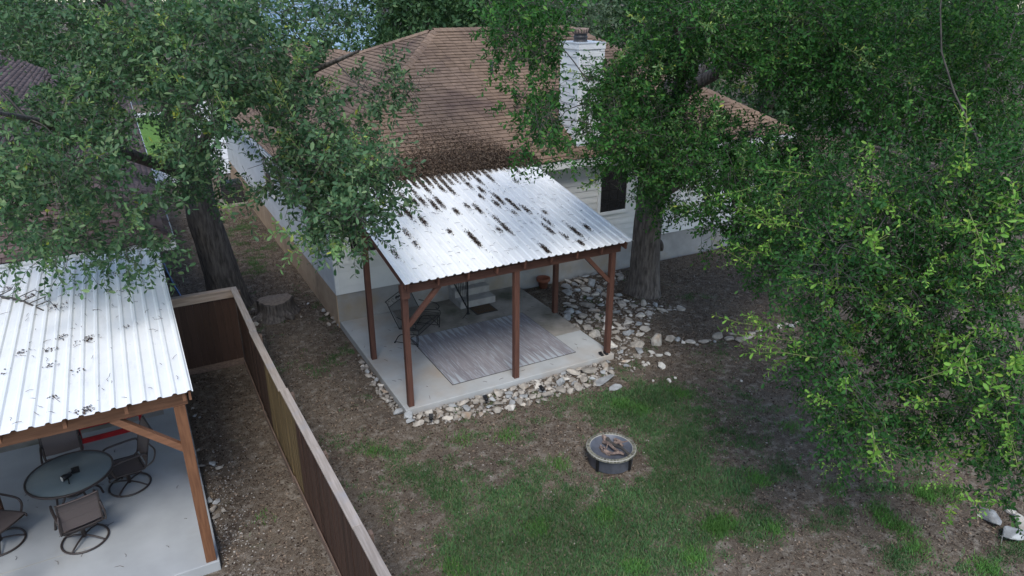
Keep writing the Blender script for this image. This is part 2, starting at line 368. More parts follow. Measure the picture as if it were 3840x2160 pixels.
sheet('street', [(-80, 60.5), (90, 60.5), (90, 68), (-80, 68)], .02, 'asphalt')
sheet('garden_path', [(.1, 33.8), (2.4, 33.8), (2.2, 36.9), (.2, 36.9)], .014, 'drive')
# ------------------------------------------------------------------ houses
def shingle_facet(O, U, V, Nn, run, rng_fn, matname, parent, pick=None, npick=0, e=.142, w=.305):
    """courses of tabs on a roof plane; the tabs that show largest are parts, the rest one joined part"""
    O, U, V, Nn = [np.array(a, float) for a in (O, U, V, Nn)]
    T = []
    L = run[1]; k = run[0]                       # slope length, run per slope metre
    n = int(L / e)
    for i in range(n):
        s = i * e; u0, u1 = rng_fn((s + e * .6) * k)
        if u1 - u0 < .05: continue
        a = u0 - (i % 2) * w / 2 - random.random() * .05
        while a < u1:
            b = a + w * (1 + random.uniform(-.02, .02)); x0, x1 = max(a, u0), min(b, u1)
            if x1 - x0 > .02: T.append((s, x0 + .004, x1 - .004, x0 == a and x1 == b))
            a = b
    T = np.array(T); c = O + U * ((T[:, 1] + T[:, 2]) / 2)[:, None] + V * (T[:, 0] + e / 2)[:, None]
    sel = np.zeros(len(T), bool)
    if pick:
        q = proj(c); ok = np.where(inpoly(q[:, 0], q[:, 1], pick) & (T[:, 3] > 0))[0]
        sel[ok[np.argsort(q[ok, 2])[:npick]]] = True
    th = .024 + rng.random(len(T)) * .010; lo = -.012 + (rng.random(len(T)) - .5) * .012
    def vert(u, s, h): return O + U * u[:, None] + V * s[:, None] + Nn * h[:, None]
    z = np.zeros(len(T)); J = T[~sel]; m = ~sel
    s0 = J[:, 0] + lo[m]; t_ = th[m]; z = np.zeros(len(J))
    P = np.stack([vert(J[:, 1], s0, t_ - .007), vert(J[:, 2], s0, t_ - .007), vert(J[:, 2], s0, t_), vert(J[:, 1], s0, t_), vert(J[:, 2], J[:, 0] + e, z + .005), vert(J[:, 1], J[:, 0] + e, z + .005)], 1)
    b = np.arange(len(J))[:, None] * 6
    F = np.concatenate([b + np.array([[0, 1, 2, 3]]), b + np.array([[3, 2, 4, 5]])], 0)
    stuff(link('shingles', raw_mesh('shingles', P.reshape(-1, 3), F, matname), parent))
    if sel.any():
        hw = w / 2 - .004
        ms = [raw_mesh('shingle', [(-hw, l, t - .007), (hw, l, t - .007), (hw, l, t), (-hw, l, t), (hw, e, .005), (-hw, e, .005)], [[0, 1, 2, 3], [3, 2, 4, 5], [0, 3, 5], [1, 4, 2]], matname) for l, t in ((-.014, .025), (-.009, .029), (-.017, .032))]
        for j in np.where(sel)[0]:
            o = link('shingle', random.choice(ms), parent); p = O + U * (T[j, 1] + T[j, 2]) / 2 + V * T[j, 0]
            M_ = Matrix((U, V, Nn)).transposed().to_4x4(); M_.translation = Vector(p); o.matrix_local = M_
def cap_row(A, B, matname, parent, w=.15, e=.2, drop=.5):
    A, B = Vector(A), Vector(B); d = (B - A); L = d.length; d.normalize(); side = d.cross(Vector((0, 0, 1))).normalized(); up = side.cross(d)
    me = raw_mesh('ridge_cap', [(-w, -.03, -w * drop), (-.04, -.03, .018), (.04, -.03, .018), (w, -.03, -w * drop), (-w, e, -w * drop - .012), (-.04, e, .0), (.04, e, .0), (w, e, -w * drop - .012),
                                (-w, -.03, -w * drop - .02), (-.04, -.03, -.004), (.04, -.03, -.004), (w, -.03, -w * drop - .02)],
                  [[0, 1, 5, 4], [1, 2, 6, 5], [2, 3, 7, 6], [8, 9, 1, 0], [9, 10, 2, 1], [10, 11, 3, 2]], matname)
    for i in range(int(L / e)):
        o = link('ridge_cap', me, parent); M_ = Matrix((side, d, up)).transposed().to_4x4(); M_.translation = A + d * (i * e) + Vector((0, 0, .045)) + side * random.uniform(-.006, .006)
        o.matrix_local = M_
def window(parent, origin, ax, nrm, w, h, screen=True):
    """framed sash window: origin = lower left corner on the wall face"""
    o, a, n = Vector(origin), Vector(ax), Vector(nrm); up = Vector((0, 0, 1)); Rm = Matrix((a, -n, up)).transposed()
    def bx(x0, x1, z0, z1, d0, d1): return MB().box(o + a * (x0 + x1) / 2 + up * (z0 + z1) / 2 + n * (d0 + d1) / 2, (x1 - x0, d1 - d0, z1 - z0), Rm)
    fr = bx(-.09, 0, -.09, h + .09, .0, .055)
    for r in ((w, w + .09, -.09, h + .09), (-.0, w, h, h + .09), (-.0, w, -.09, 0)):
        t = bx(*r, .0, .055); fr.add(t.v, t.f)
    win = fr.build('window', 'trim', parent); bevel(win, .004)
    for z0, z1 in ((.0, h / 2 - .02), (h / 2 + .02, h)):
        bx(0, w, z0, z1, .02, .028).build('pane', 'glass', win)
        for x in (w / 3, 2 * w / 3): bx(x - .008, x + .008, z0, z1, .028, .034).build('muntin', 'plastic', win)
        bx(0, w, (z0 + z1) / 2 - .008, (z0 + z1) / 2 + .008, .028, .0335).build('muntin', 'plastic', win)
    bx(0, w, h / 2 - .02, h / 2 + .02, .0, .04).build('sash_rail', 'plastic', win)
    return win
def siding(parent, P0, ax, nrm, length, z0, z1, e=.19, piece=3.66, mat_='siding'):
    a, n = Vector(ax), Vector(nrm); P0 = Vector(P0); k = 0; z = z0
    Rm = Matrix((a, -n, Vector((0, 0, 1)))).transposed() @ Matrix.Rotation(R(-6.0), 3, 'X')
    while z < z1 - .03:
        h = min(e, z1 - z); x = 0; first = True
        while x < length - .01:
            L = piece * (random.uniform(.35, 1) if first else 1); first = False; L = min(L, length - x)
            MB().box(P0 + a * (x + L / 2) + n * .016 + Vector((0, 0, z + h / 2 - .01 - P0.z)), (L - .003, .014, h + .012), Rm).build('siding_board', mat_, parent); x += L
        z += e
SL = .5755; SN = math.hypot(1, SL); K = 1 / SN
HX, HY = 3.84, 16.13; EX, EY, EZ = 3.39, 15.68, 3.60; EX2 = 18.79; RUN = 5.3; RZ = EZ + RUN * SL; WX = 7.17; YB = 33.9
house = thing('house', 'white sided house with brown hip shingle roof behind the striped rug patio', 'house', (0, 0, 0))
# foundation and walls
MB().box2((HX + .012, HY + .02, -.1), (18.3, 26, .88)).build('foundation', 'found', house)
MB().box2((HX - .008, HY + .03, -.1), (HX + .012, YB - .4, .88)).build('foundation_side', 'found_side', house)
MB().box2((HX + .03, HY + .03, .88), (18.28, 26, 3.42)).build('wall', 'siding', house)
MB().box2((HX + .03, 26.01, .0), (10.6, YB - .4, 3.42)).build('wing_wall', 'siding', house)
siding(house, (HX + .02, HY + .02, 0), (1, 0, 0), (0, -1, 0), 14.4, .86, 3.40)
siding(house, (HX + .02, YB - .4, 0), (0, -1, 0), (-1, 0, 0), YB - .4 - HY - .06, .86, 3.40)
bevel(MB().box2((HX - .02, HY - .03, .85), (HX + .075, HY + .06, 3.41)).build('corner_board', 'trim', house), .004)
bevel(MB().box2((18.26, HY - .03, .85), (18.35, HY + .06, 3.41)).build('corner_board', 'trim', house), .004)
# eaves
MB().box2((EX + .025, EY + .025, 3.41), (EX2, HY + .02, 3.425)).build('soffit', 'trim', house)
MB().box2((EX + .025, HY + .02, 3.412), (HX + .02, YB, 3.426)).build('soffit', 'trim', house)
MB().box2((EX, EY, 3.38), (EX2, EY + .025, 3.585)).build('fascia', 'trim', house)
MB().box2((EX, EY + .025, 3.38), (EX + .025, YB, 3.583)).build('fascia', 'trim', house)
AL = (EX, EY, EZ); AR = (EX2, EY, EZ); RL = (EX + RUN, EY + RUN, RZ); RR_ = (EX2 - RUN, EY + RUN, RZ)
WZ = EZ + (WX - EX) * SL; WJ = (WX, 24.3, WZ); WB = (WX, YB, WZ); BL_ = (EX, YB, EZ); BWR = (2 * WX - EX, YB, EZ); BR = (EX2, 26.3, EZ)
dk = MB(); dk.add([AL, AR, RR_, RL, WJ, WB, BL_, BR, BWR], [[0, 1, 2, 3], [0, 3, 4, 5, 6], [1, 7, 2], [2, 7, 8, 4, 3], [4, 8, 5]])
dk.v = [(x, y, z - .008) for x, y, z in dk.v]
roof = dk.build('roof', 'deck', house)
PICK = [(1440, 470), (1560, 230), (1640, 130), (1720, 130), (1880, 480), (1960, 560), (2060, 590), (1990, 625), (1480, 700)]
shingle_facet(AL, (1, 0, 0), (0, K, SL * K), (0, -SL * K, K), (K, RUN * SN), lambda t: (t, EX2 - EX - t), 'shingle', roof, PICK, 300)
def left_rng(t):
    hi = YB - EY if t < WX - EX else RUN + (RUN - t) * 3.32 / 1.52
    return (-hi, -t)
shingle_facet(AL, (0, -1, 0), (K, 0, SL * K), (-SL * K, 0, K), (K, RUN * SN), left_rng, 'shingle', roof)
for a, b in ((AL, RL), (RL, RR_), (AR, RR_), (WJ, RL), (WJ, WB)): cap_row(a, b, 'shingle', roof)
# windows: front right, front left under the canopy, side wall
window(house, (11.55, HY + .0, 1.86), (1, 0, 0), (0, -1, 0), .90, 1.30)
window(house, (4.28, HY + .0, 1.86), (1, 0, 0), (0, -1, 0), .90, 1.30)
window(house, (16.2, HY + .0, 1.9), (1, 0, 0), (0, -1, 0), 1.1, 1.2)
window(house, (HX, 18.35, 1.66), (0, -1, 0), (-1, 0, 0), 1.0, 1.35)
window(house, (HX, 24.2, 1.66), (0, -1, 0), (-1, 0, 0), 1.2, 1.35)
# back door above the steps (mostly hidden by the canopy)
door = bevel(MB().box2((6.92, HY - .045, .90), (7.74, HY - .005, 2.95)).build('door', 'trim', house), .004)
MB().lathe([(.0, 0), (.025, .0), (.028, .02), (.0, .035)], 12, (7.64, HY - .07, 1.85)).build('handle', 'iron', door)
# chimney
CX0, CX1, CY0, CY1, CZ1 = 10.70, 11.50, 16.16, 17.05, 6.46
ch = MB().box2((CX0 + .03, CY0 + .03, 3.6), (CX1 - .03, CY1 - .03, CZ1 - .02)).build('chimney', 'siding', house)
siding(ch, (CX0 + .09, CY0 + .025, 0), (1, 0, 0), (0, -1, 0), .62, 3.75, CZ1 - .12, .2)
siding(ch, (CX0 + .025, CY1 - .09, 0), (0, -1, 0), (-1, 0, 0), .71, 3.75, CZ1 - .12, .2)
for x, y in ((CX0, CY0), (CX1 - .1, CY0), (CX0, CY1 - .1)):
    bevel(MB().box2((x - .005, y - .005, 3.66), (x + .105, y + .105, CZ1 - .02)).build('corner_trim', 'trim', ch), .004)
bevel(MB().box2((CX0 - .02, CY0 - .02, CZ1 - .14), (CX1 + .02, CY1 + .02, CZ1)).build('top_trim', 'trim', ch), .004)
MB().box2((CX0 - .03, CY0 - .03, CZ1), (CX1 + .03, CY1 + .03, CZ1 + .03)).build('chimney_cap', 'flash', ch)
bevel(MB().box2((CX0 - .02, CY0 - .10, 3.80), (CX1 + .02, CY0 - .005, 3.93)).build('flashing', 'flash', ch), .01)
fc = (11.02, 16.6, CZ1 + .03)
MB().lathe([(.20, 0), (.17, .04), (.17, .09), (.19, .10), (.19, .13), (.17, .14), (.17, .19), (.20, .21)], 24, fc).build('flue', 'acmetal', ch, True)
MB().lathe([(.20, .21), (.215, .215), (.215, .32), (.20, .335), (.0, .35)], 24, fc).build('flue_cap', 'firewood', ch, True)
for k in range(18):
    a = 2 * math.pi * k / 18; MB().box((fc[0] + .218 * math.cos(a), fc[1] + .218 * math.sin(a), fc[2] + .265), (.012, .012, .09)).build('flue_bar', 'iron', ch)
# small roof vent pipes
MB().tube([(9.6, 19.0, EZ + (19.0 - EY) * SL - .05), (9.6, 19.0, EZ + (19.0 - EY) * SL + .35)], .045, 12).build('vent_pipe', 'acmetal', roof, True)

# neighbour's house on the left
NX, NY, NZ, NS, NR, NB = .45, 14.85, 3.2, .5, 5.9, 37.3
nh = thing('house', 'neighbouring house with plum brown shingle roof beside the wooden fence', 'house', (0, 0, 0))
MB().box2((-11.8, NY + .4, -.1), (NX - .42, NB - .3, 3.03)).build('wall', 'greywall', nh)
MB().box2((-11.8, NY + .38, -.1), (NX - .40, NB - .3, .5)).build('foundation', 'found', nh)
siding(nh, (NX - .42, NB - .3, 0), (0, -1, 0), (1, 0, 0), NB - NY - .8, .5, 3.0, .19)
siding(nh, (-9, NY + .38, 0), (1, 0, 0), (0, -1, 0), 9.0, .5, 3.0, .19)
MB().box2((-12.2, NY, 3.0), (NX, NY + .025, 3.185)).build('fascia', 'trim', nh)
MB().box2((NX - .025, NY + .025, 3.0), (NX, NB, 3.183)).build('fascia', 'trim', nh)
MB().box2((-12.2, NY + .025, 3.03), (NX - .025, NB, 3.045)).build('soffit', 'trim', nh)
nz = NZ + NR * NS; KN = 1 / math.hypot(1, NS)
d2 = MB(); d2.add([(NX, NY, NZ), (NX, NB, NZ), (NX - NR, NB, nz), (NX - NR, NY + NR, nz), (NX - 2 * NR, NY, NZ), (NX - 2 * NR, NB, NZ)], [[0, 1, 2, 3], [0, 3, 4], [3, 2, 5, 4]])
d2.v = [(x, y, z - .008) for x, y, z in d2.v]; nroof = d2.build('roof', 'deck', nh)
shingle_facet((NX, NY, NZ), (0, 1, 0), (-KN, 0, NS * KN), (NS * KN, 0, KN), (KN, NR / KN), lambda t: (t, NB - NY), 'shingle_n', nroof, [(180, 500), (560, 500), (650, 900), (180, 900)], 200)
shingle_facet((NX, NY, NZ), (-1, 0, 0), (0, KN, NS * KN), (0, -NS * KN, KN), (KN, NR / KN), lambda t: (t, 2 * NR - t), 'shingle_n', nroof, [(0, 700), (560, 700), (560, 940), (0, 1000)], 100)
cap_row((NX, NY, NZ), (NX - NR, NY + NR, nz), 'shingle_n', nroof); cap_row((NX - NR, NY + NR, nz), (NX - NR, NB, nz), 'shingle_n', nroof)
MB().box2((NX - .07, NY - .03, 3.05), (NX + .05, NB, 3.17)).build('gutter', 'trim', nh)
# ------------------------------------------------------------------ patio canopies
def panel_mesh(name, x0, width, ribs, y0, y1, zf, pitch=.171, h=.024, mat_='metal_roof', jit=.0):
    prof = []
    for i in range(ribs):
        b = x0 + i * pitch
        prof += [(b, 0), (b + .092, 0), (b + .112, h), (b + .143, h), (b + .163, 0)]
    prof.append((x0 + width, 0)); ys = np.linspace(y0, y1, 6); V = []; n = len(prof)
    for j, y in enumerate(ys):
        for x, z in prof: V.append((x, y, zf(y) + z + jit + random.uniform(-.0015, .0015)))
    F = [[j * n + i, j * n + i + 1, (j + 1) * n + i + 1, (j + 1) * n + i] for j in range(5) for i in range(n - 1)]
    return raw_mesh(name, V, F, mat_)
ZB = lambda y: 2.815 + .190 * (y - 11.38)
cv = thing('patio_cover', 'red brown timber canopy with leaf strewn white corrugated roof over the striped rug', 'patio cover')
for i in range(6):
    link('roof_panel', panel_mesh('roof_panel', 3.95 + i * .855, .857, 5, 11.38 + random.uniform(-.008, .008), 15.64 + random.uniform(-.05, .05), ZB, jit=.0015 * (i % 2)), cv)
post = lambda x, y, z1, w=.115, m='post', p=None: bevel(MB().box2((x - w / 2, y - w / 2, .121), (x + w / 2, y + w / 2, z1)).build('post', m, p), .006)
for x, y in ((4.01, 11.64), (6.38, 11.64), (8.74, 11.64)): post(x, y, 2.545, p=cv)
post(3.99, 13.88, 3.06, p=cv); post(8.85, 14.08, 3.10, p=cv)
bevel(MB().box2((3.93, 11.59, 2.54), (8.92, 11.69, 2.70)).build('front_beam', 'beam', cv), .005)
bevel(MB().box2((3.93, 13.83, 3.06), (9.0, 13.93, 3.20)).build('rear_beam', 'beam', cv), .005)
bevel(MB().box2((3.925, 11.52, 2.46), (4.085, 11.588, 2.75)).build('beam_bracket', 'beam', cv), .004)
for i in range(9):
    x = 4.02 + i * .615
    bevel(MB().bar((x, 11.43, ZB(11.43) - .10), (x, 15.62, ZB(15.62) - .10), .042, .17).build('rafter', 'beam', cv), .004)
bevel(MB().bar((3.972, 11.41, ZB(11.41) - .075), (3.972, 15.62, ZB(15.62) - .075), .03, .13).build('fascia_board', 'beam', cv), .004)
for a, b in (((4.06, 11.64, 1.86), (4.72, 11.64, 2.56)), ((8.69, 11.64, 1.88), (8.05, 11.64, 2.56)), ((8.85, 14.02, 2.35), (8.85, 13.35, 2.98))):
    bevel(MB().bar(a, b, .085, .085).build('knee_brace', 'beam', cv), .005)
for i in range(5):
    y = 11.8 + i * .85; MB().bar((3.97, y, ZB(y) - .03), (9.06, y, ZB(y) - .03), .06, .03).build('purlin', 'beam', cv)
# left canopy
ZL = lambda y: 3.0 + .02 * (y - 8.84)
cl = thing('patio_cover', 'cedar post canopy with white ribbed metal roof over the round glass table', 'patio cover')
for i in range(8):
    x1 = .17 - i * .855
    link('roof_panel', panel_mesh('roof_panel', x1 - .857, .857, 5, 8.84 + random.uniform(-.006, .006), 14.76, ZL, mat_='metal_roof_l', jit=.0015 * (i % 2)), cl)
for x in (-.02, -2.72, -4.6, -6.5):
    post(x, 9.12, 2.72, .14, 'cedar', cl); post(x - .02, 11.36, 2.80, .14, 'cedar', cl)
bevel(MB().box2((-6.7, 9.07, 2.715), (.09, 9.17, 2.885)).build('front_beam', 'cedar_beam', cl), .005)
bevel(MB().box2((-6.7, 11.31, 2.80), (.06, 11.41, 2.93)).build('rear_beam', 'cedar_beam', cl), .005)
for i in range(11):
    x = .055 - i * .66
    bevel(MB().bar((x, 8.9, ZL(8.9) - .08), (x, 14.7, ZL(14.7) - .08), .042, .13).build('rafter', 'cedar_beam', cl), .004)
bevel(MB().bar((.125, 8.89, ZL(8.89) - .075), (.125, 14.7, ZL(14.7) - .075), .03, .14).build('fascia_board', 'cedar_beam', cl), .004)
bevel(MB().bar((-.06, 9.12, 2.05), (-.80, 9.12, 2.73), .09, .09).build('knee_brace', 'cedar_beam', cl), .005)
# ------------------------------------------------------------------ slabs, steps
def slab(name, x0, y0, x1, y1, z, mat_):
    o = MB().box2((x0, y0, -.15), (x1, y1, z)).build(name, mat_); bevel(o, .012, 2); return structure(o)
slab('patio_slab', 3.86, 11.52, 8.86, 16.14, .12, 'slab')
def cut_slab(name, poly, z, mat_):
    n = len(poly); V = [(x, y, -.14) for x, y in poly] + [(x, y, z) for x, y in poly]
    F = [list(range(n, 2 * n))] + [[i, (i + 1) % n, n + (i + 1) % n, n + i] for i in range(n)]
    return structure(link(name, raw_mesh(name, V, F, mat_)))
cut_slab('old_patio_slab', [(5.22, 12.9), (8.868, 12.9), (8.868, 16.13), (5.22, 16.13)], .1245, 'slab_old')
slab('patio_slab', -7.2, 9.02, .085, 15.2, .12, 'slab_l')
cut_slab('old_patio_slab', [(-6.8, 13.62), (-.32, 13.62), (-.32, 15.19), (-6.8, 15.19)], .124, 'slab_old')
jo = MB().bar((-3.6, 10.19, .1215), (-1.55, 10.22, .1215), .014, .003).build('slab_joint', 'grout'); structure(jo)
st = thing('steps', 'three concrete steps up to the back door beside the iron handrail', 'steps')
for i, (y0, z1) in enumerate(((15.39, .305), (15.74, .49), (16.0, .675))):
    bevel(MB().box2((6.81 + i * .002, y0, .1), (7.82 - i * .002, 16.145 - i * .003, z1)).build('step', 'step', st), .01)
hr = thing('handrail', 'black iron stair handrail with twisted balusters beside the concrete steps', 'handrail', (6.86, 15.05, .124))
h = MB(); h.box((0, 0, .46), (.035, .035, .92)); h.box((0, 0, .93), (.045, .045, .02)); h.build('newel_post', 'iron', hr)
MB().lathe([(.0, 0), (.05, 0), (.05, .012), (.035, .03), (.03, .07), (.0, .07)], 12).build('base_shoe', 'iron', hr)
bevel(MB().bar((0, 0, .88), (0, 1.08, 1.42), .04, .022).build('top_rail', 'iron', hr), .004)
MB().bar((0, .0, .12), (0, 1.08, .66), .028, .02).build('bottom_rail', 'iron', hr)
for i in range(9):
    y = .105 + i * .11; P = []
    for k in range(9):
        t = k / 8; P.append((.004 * math.sin(t * 40), y + .004 * math.cos(t * 40), .13 + y * .5 + t * .75))
    MB().tube(P, [.007 + .003 * (k in (3, 4, 5)) for k in range(9)], 6).build('baluster', 'iron', hr)
MB().bar((0, 0, .05), (-.24, -.20, .006), .012, .012).build('foot_brace', 'iron', hr)
# door mat with worn lettering
dm = thing('door_mat', 'brown coir door mat with black rubber border and worn dark lettering', 'door mat', (7.325, 15.12, .1245))
bevel(MB().box((0, 0, .006), (.60, .50, .012)).build('border', 'plastic', dm), .004)
MB().box((0, 0, .0135), (.52, .42, .005)).build('coir', 'coir', dm)
let = MB()
def stroke(x, y, w, h_, a=0): let.box((x, y, .0166), (w, h_, .0012), Matrix.Rotation(a, 3, 'Z'))
for i in range(5): stroke(-.215 + i * .03, .13, .012, .045, random.uniform(-.4, .4)); stroke(-.205 + i * .03, .15, .02, .008)
for i in range(6): stroke(.06 + i * .03, .13, .012, .045, random.uniform(-.4, .4)); stroke(.065 + i * .03, .112, .02, .008)
stroke(-.03, .12, .012, .08, .3); stroke(-.01, .09, .05, .01, .5); stroke(0, .04, .16, .008, .05)
for x in (-.16, -.10, -.04): stroke(x, -.06, .018, .12, .55); stroke(x + .02, -.11, .04, .018, .3)
for x in (.03, .09, .15): stroke(x, -.05, .018, .11, -.1); stroke(x + .02, -.0, .035, .015, .2)
let.build('lettering', 'plastic', dm)
# striped outdoor rug
def rug_mat():
    m, nt, out = new_mat('striped_rug')
    tc = nt.nodes.new('ShaderNodeTexCoord'); sx = nt.nodes.new('ShaderNodeSeparateXYZ'); nt.links.new(tc.outputs['Object'], sx.inputs[0])
    X, Y = sx.outputs[0], sx.outputs[1]
    mp = nt.nodes.new('ShaderNodeMapping'); mp.inputs['Scale'].default_value = (1, .07, 1); nt.links.new(tc.outputs['Object'], mp.inputs[0])
    n1 = noise(nt, mp.outputs[0], 7, 3, .6); n2 = noise(nt, mp.outputs[0], 32, 2, .5)
    c = mixc(nt, ramp(nt, n1, .38, .62), (.215, .20, .212), (.28, .262, .27))
    c = mixc(nt, mathn(nt, 'MULTIPLY', ramp(nt, n2, .52, .70), .75), c, (.33, .345, .365))
    # tapering pale wedges from both ends
    saw = mathn(nt, 'ABSOLUTE', mathn(nt, 'SUBTRACT', mathn(nt, 'FRACT', mathn(nt, 'MULTIPLY', X, 6.6)), .5))
    edge = mathn(nt, 'SUBTRACT', mathn(nt, 'ABSOLUTE', mathn(nt, 'ADD', Y, .0)), .72)
    wed = mathn(nt, 'GREATER_THAN', mathn(nt, 'MULTIPLY', edge, .75), saw)
    msk = ramp(nt, noise(nt, mp.outputs[0], 1.7, 2), .46, .50)
    c = mixc(nt, mathn(nt, 'MULTIPLY', mathn(nt, 'MULTIPLY', wed, msk), .8), c, (.40, .43, .45))
    thin = mathn(nt, 'GREATER_THAN', noise(nt, mp.outputs[0], 40, 1, .5), .64)
    c = mixc(nt, mathn(nt, 'MULTIPLY', thin, .6), c, (.38, .40, .42))
    pbsdf(nt, out, c, .95, .1, 0, noise(nt, tc.outputs['Object'], 220, 2), .5, .003); return m
MT['rug'] = rug_mat()
rug = MB().box((0, 0, .004), (3.05, 2.46, .008)).build('rug', 'rug', None, False, (6.585, 13.21, .1255), (0, 0, R(.3)))
tag(rug, 'large grey mauve striped outdoor rug on the patio slab', 'rug')
MB().box((0, 0, .003), (3.07, 2.48, .005)).build('rug_binding', 'darkwall', rug)
# terracotta pot
pt = thing('flower_pot', 'empty terracotta flower pot among the stones by the house wall', 'flower pot', tuple(gz(2037, 1078)[:2]) + (0,))
MB().lathe([(.0, .0), (.14, .0), (.18, .25), (.225, .25), (.235, .26), (.24, .36), (.225, .365), (.205, .36), (.195, .22), (.0, .2)], 28).build('pot', 'terra', pt, True)
MB().lathe([(.19, .215), (.1, .225), (.0, .22)], 20).build('soil', 'soil', pt, True)
pt.scale = (.82, .82, .82)

# ------------------------------------------------------------------ fence
fe = thing('fence', 'dark stained board fence with pale weathered cap between the two yards', 'fence')
FXf = lambda y: 1.46 + max(0, 12 - y) * .026
bm_ = [raw_mesh('board', *(lambda b: (b.v, b.f))(MB().box((0, 0, 0), (.018, .138, 1.72))), m) for m in ('board', 'board_new')]
y = 15.24; i = 0
while y > 1.0:
    fresh = 10.0 < y < 12.2
    o = link('board', bm_[1 if fresh else 0], fe, (FXf(y) + random.uniform(-.004, .004), y - .07, .925 + random.uniform(-.008, .008)), (0, random.uniform(-.006, .006), 0)); y -= .1415
y = 15.34
while y > .8:
    L = min(random.choice((2.44, 2.44, 1.83)), y - .5); FX = FXf(y - L / 2); SK = Matrix.Rotation((FXf(y - L) - FXf(y)) / L, 3, 'Z'); dx = random.uniform(-.012, .012)
    bevel(MB().box((FX - .005 + dx, y - L / 2, 1.808 + random.uniform(-.003, .003)), (.128, L - .006, .038), SK).build('cap_board', 'capwood', fe), .005)
    bevel(MB().box((FX - .03 + dx, y - L / 2, .07), (.022, L - .006, .14), SK).build('kick_board', 'kick', fe), .004)
    MB().box((FX + .03, y - L / 2, 1.60), (.038, L - .01, .085), SK).build('rail', 'kick', fe); MB().box((FX + .03, y - L / 2, .35), (.038, L - .01, .085), SK).build('rail', 'kick', fe)
    MB().box((FX + .06, y - .1, .88), (.09, .09, 1.76)).build('fence_post', 'kick', fe); y -= L
FY = 15.28; bx_ = raw_mesh('board', *(lambda b: (b.v, b.f))(MB().box((0, 0, 0), (.138, .018, 1.72))), 'board')
x = 1.44
while x > .0: link('board', bx_, fe, (x - .07, FY + random.uniform(-.003, .003), .925)); x -= .1415
bevel(MB().box2((.02, FY - .075, 1.79), (1.385, FY + .07, 1.826)).build('cap_board', 'capwood_x', fe), .005)
bevel(MB().box2((.02, FY - .05, 1.63), (1.44, FY - .011, 1.785)).build('rail', 'capwood_x', fe), .004)
bevel(MB().box2((.02, FY - .04, .0), (1.435, FY - .012, .15)).build('kick_board', 'kick', fe), .004)
# ------------------------------------------------------------------ furniture
def copy_thing(root, loc, rz, label=None):
    r = root.copy(); COL.objects.link(r); r.location = loc; r.rotation_euler = (0, 0, rz)
    if label: r['label'] = label
    for ch_ in list(root.children):
        c = ch_.copy(); COL.objects.link(c); c.parent = r
        for g in list(ch_.children):
            d = g.copy(); COL.objects.link(d); d.parent = c
    return r
def loft(prof, xs, mat_, name, parent, th=.006):
    V = []; n = len(xs)
    for off in (0, th):
        for (y, z, ny_, nz_) in prof:
            for x in xs: V.append((x, y + ny_ * off, z + nz_ * off - .012 * (1 - (x / max(xs)) ** 2)))
    m = len(prof); F = []
    for s_ in (0, 1):
        b = s_ * m * n
        for j in range(m - 1):
            for i in range(n - 1):
                q = [b + j * n + i, b + j * n + i + 1, b + (j + 1) * n + i + 1, b + (j + 1) * n + i]; F.append(q if s_ else q[::-1])
    return link(name, raw_mesh(name, V, F, mat_, True), parent)
def make_chair():
    t = thing('swivel_chair', 'x', 'chair', group='sling swivel chairs around the glass table')
    MB().tube(arc((0, 0, .02), .31, 0, 2 * math.pi * 35 / 36, 35, (1, 0, 0), (0, 1, 0)), .016, 8, True).build('base_ring', 'bronze', t, True)
    for k in range(4):
        a = math.pi / 4 + k * math.pi / 2
        MB().tube(smooth_path([(.31 * math.cos(a), .31 * math.sin(a), .03), (.17 * math.cos(a), .17 * math.sin(a), .075), (.0, .0, .10)], 3), .014, 6).build('spoke', 'bronze', t, True)
    MB().tube([(0, 0, .07), (0, 0, .26), (0, 0, .30)], [.035, .03, .05], 12).build('swivel_column', 'bronze', t, True)
    b = MB(); b.box((0, -.02, .315), (.34, .30, .02)); b.bar((-.25, .12, .335), (.25, .12, .335), .03, .02); b.bar((-.25, -.16, .335), (.25, -.16, .335), .03, .02); b.build('rocker_plate', 'bronze', t)
    side = smooth_path([(0, .30, .36), (0, .28, .405), (0, .10, .40), (0, -.16, .375), (0, -.25, .42), (0, -.31, .66), (0, -.38, .90), (0, -.44, 1.02), (0, -.46, 1.025)], 4)
    for x in (-.26, .26): MB().tube([Vector((x, p.y, p.z)) for p in side], .015, 8).build('side_rail', 'bronze', t, True)
    for y, z in ((.285, .395), (-.445, 1.02), (-.215, .395)): MB().tube([(-.26, y, z), (-.1, y, z - .006), (.1, y, z - .006), (.26, y, z)], .013, 8).build('cross_bar', 'bronze', t, True)
    def nrm(pr):
        out = []
        for i, p in enumerate(pr):
            a, c = pr[max(0, i - 1)], pr[min(len(pr) - 1, i + 1)]; d = (c - a).normalized(); out.append((p.y, p.z, d.z, -d.y))
        return out
    xs = [x * .25 for x in (-1, -.5, 0, .5, 1)]
    s1 = loft(nrm([p for p in side[4:17]]), xs, 'sling', 'seat', t); s2 = loft(nrm(side[17:]), xs, 'sling', 'backrest', t)
    for i, f in enumerate((20, 23, 26, 29)):
        p = side[f]; MB().tube([(-.24, p.y - .004, p.z), (0, p.y - .004, p.z - .008), (.24, p.y - .004, p.z)], .003, 4).build('seam', 'sling', s2)
    for sx in (-1, 1):
        x = .285 * sx
        MB().tube(smooth_path([(.265 * sx, -.30, .62), (x, -.26, .66), (x, -.05, .665), (x, .16, .655), (x, .235, .61), (x, .24, .52), (.27 * sx, .20, .40)], 4), [.018] * 25, 8).build('armrest', 'bronze', t, True)
        MB().tube(smooth_path([(.265 * sx, -.36, .80), (x, -.42, .66), (x, -.36, .48), (.26 * sx, -.2, .385)], 4), .013, 8).build('back_brace', 'bronze', t, True)
    return t
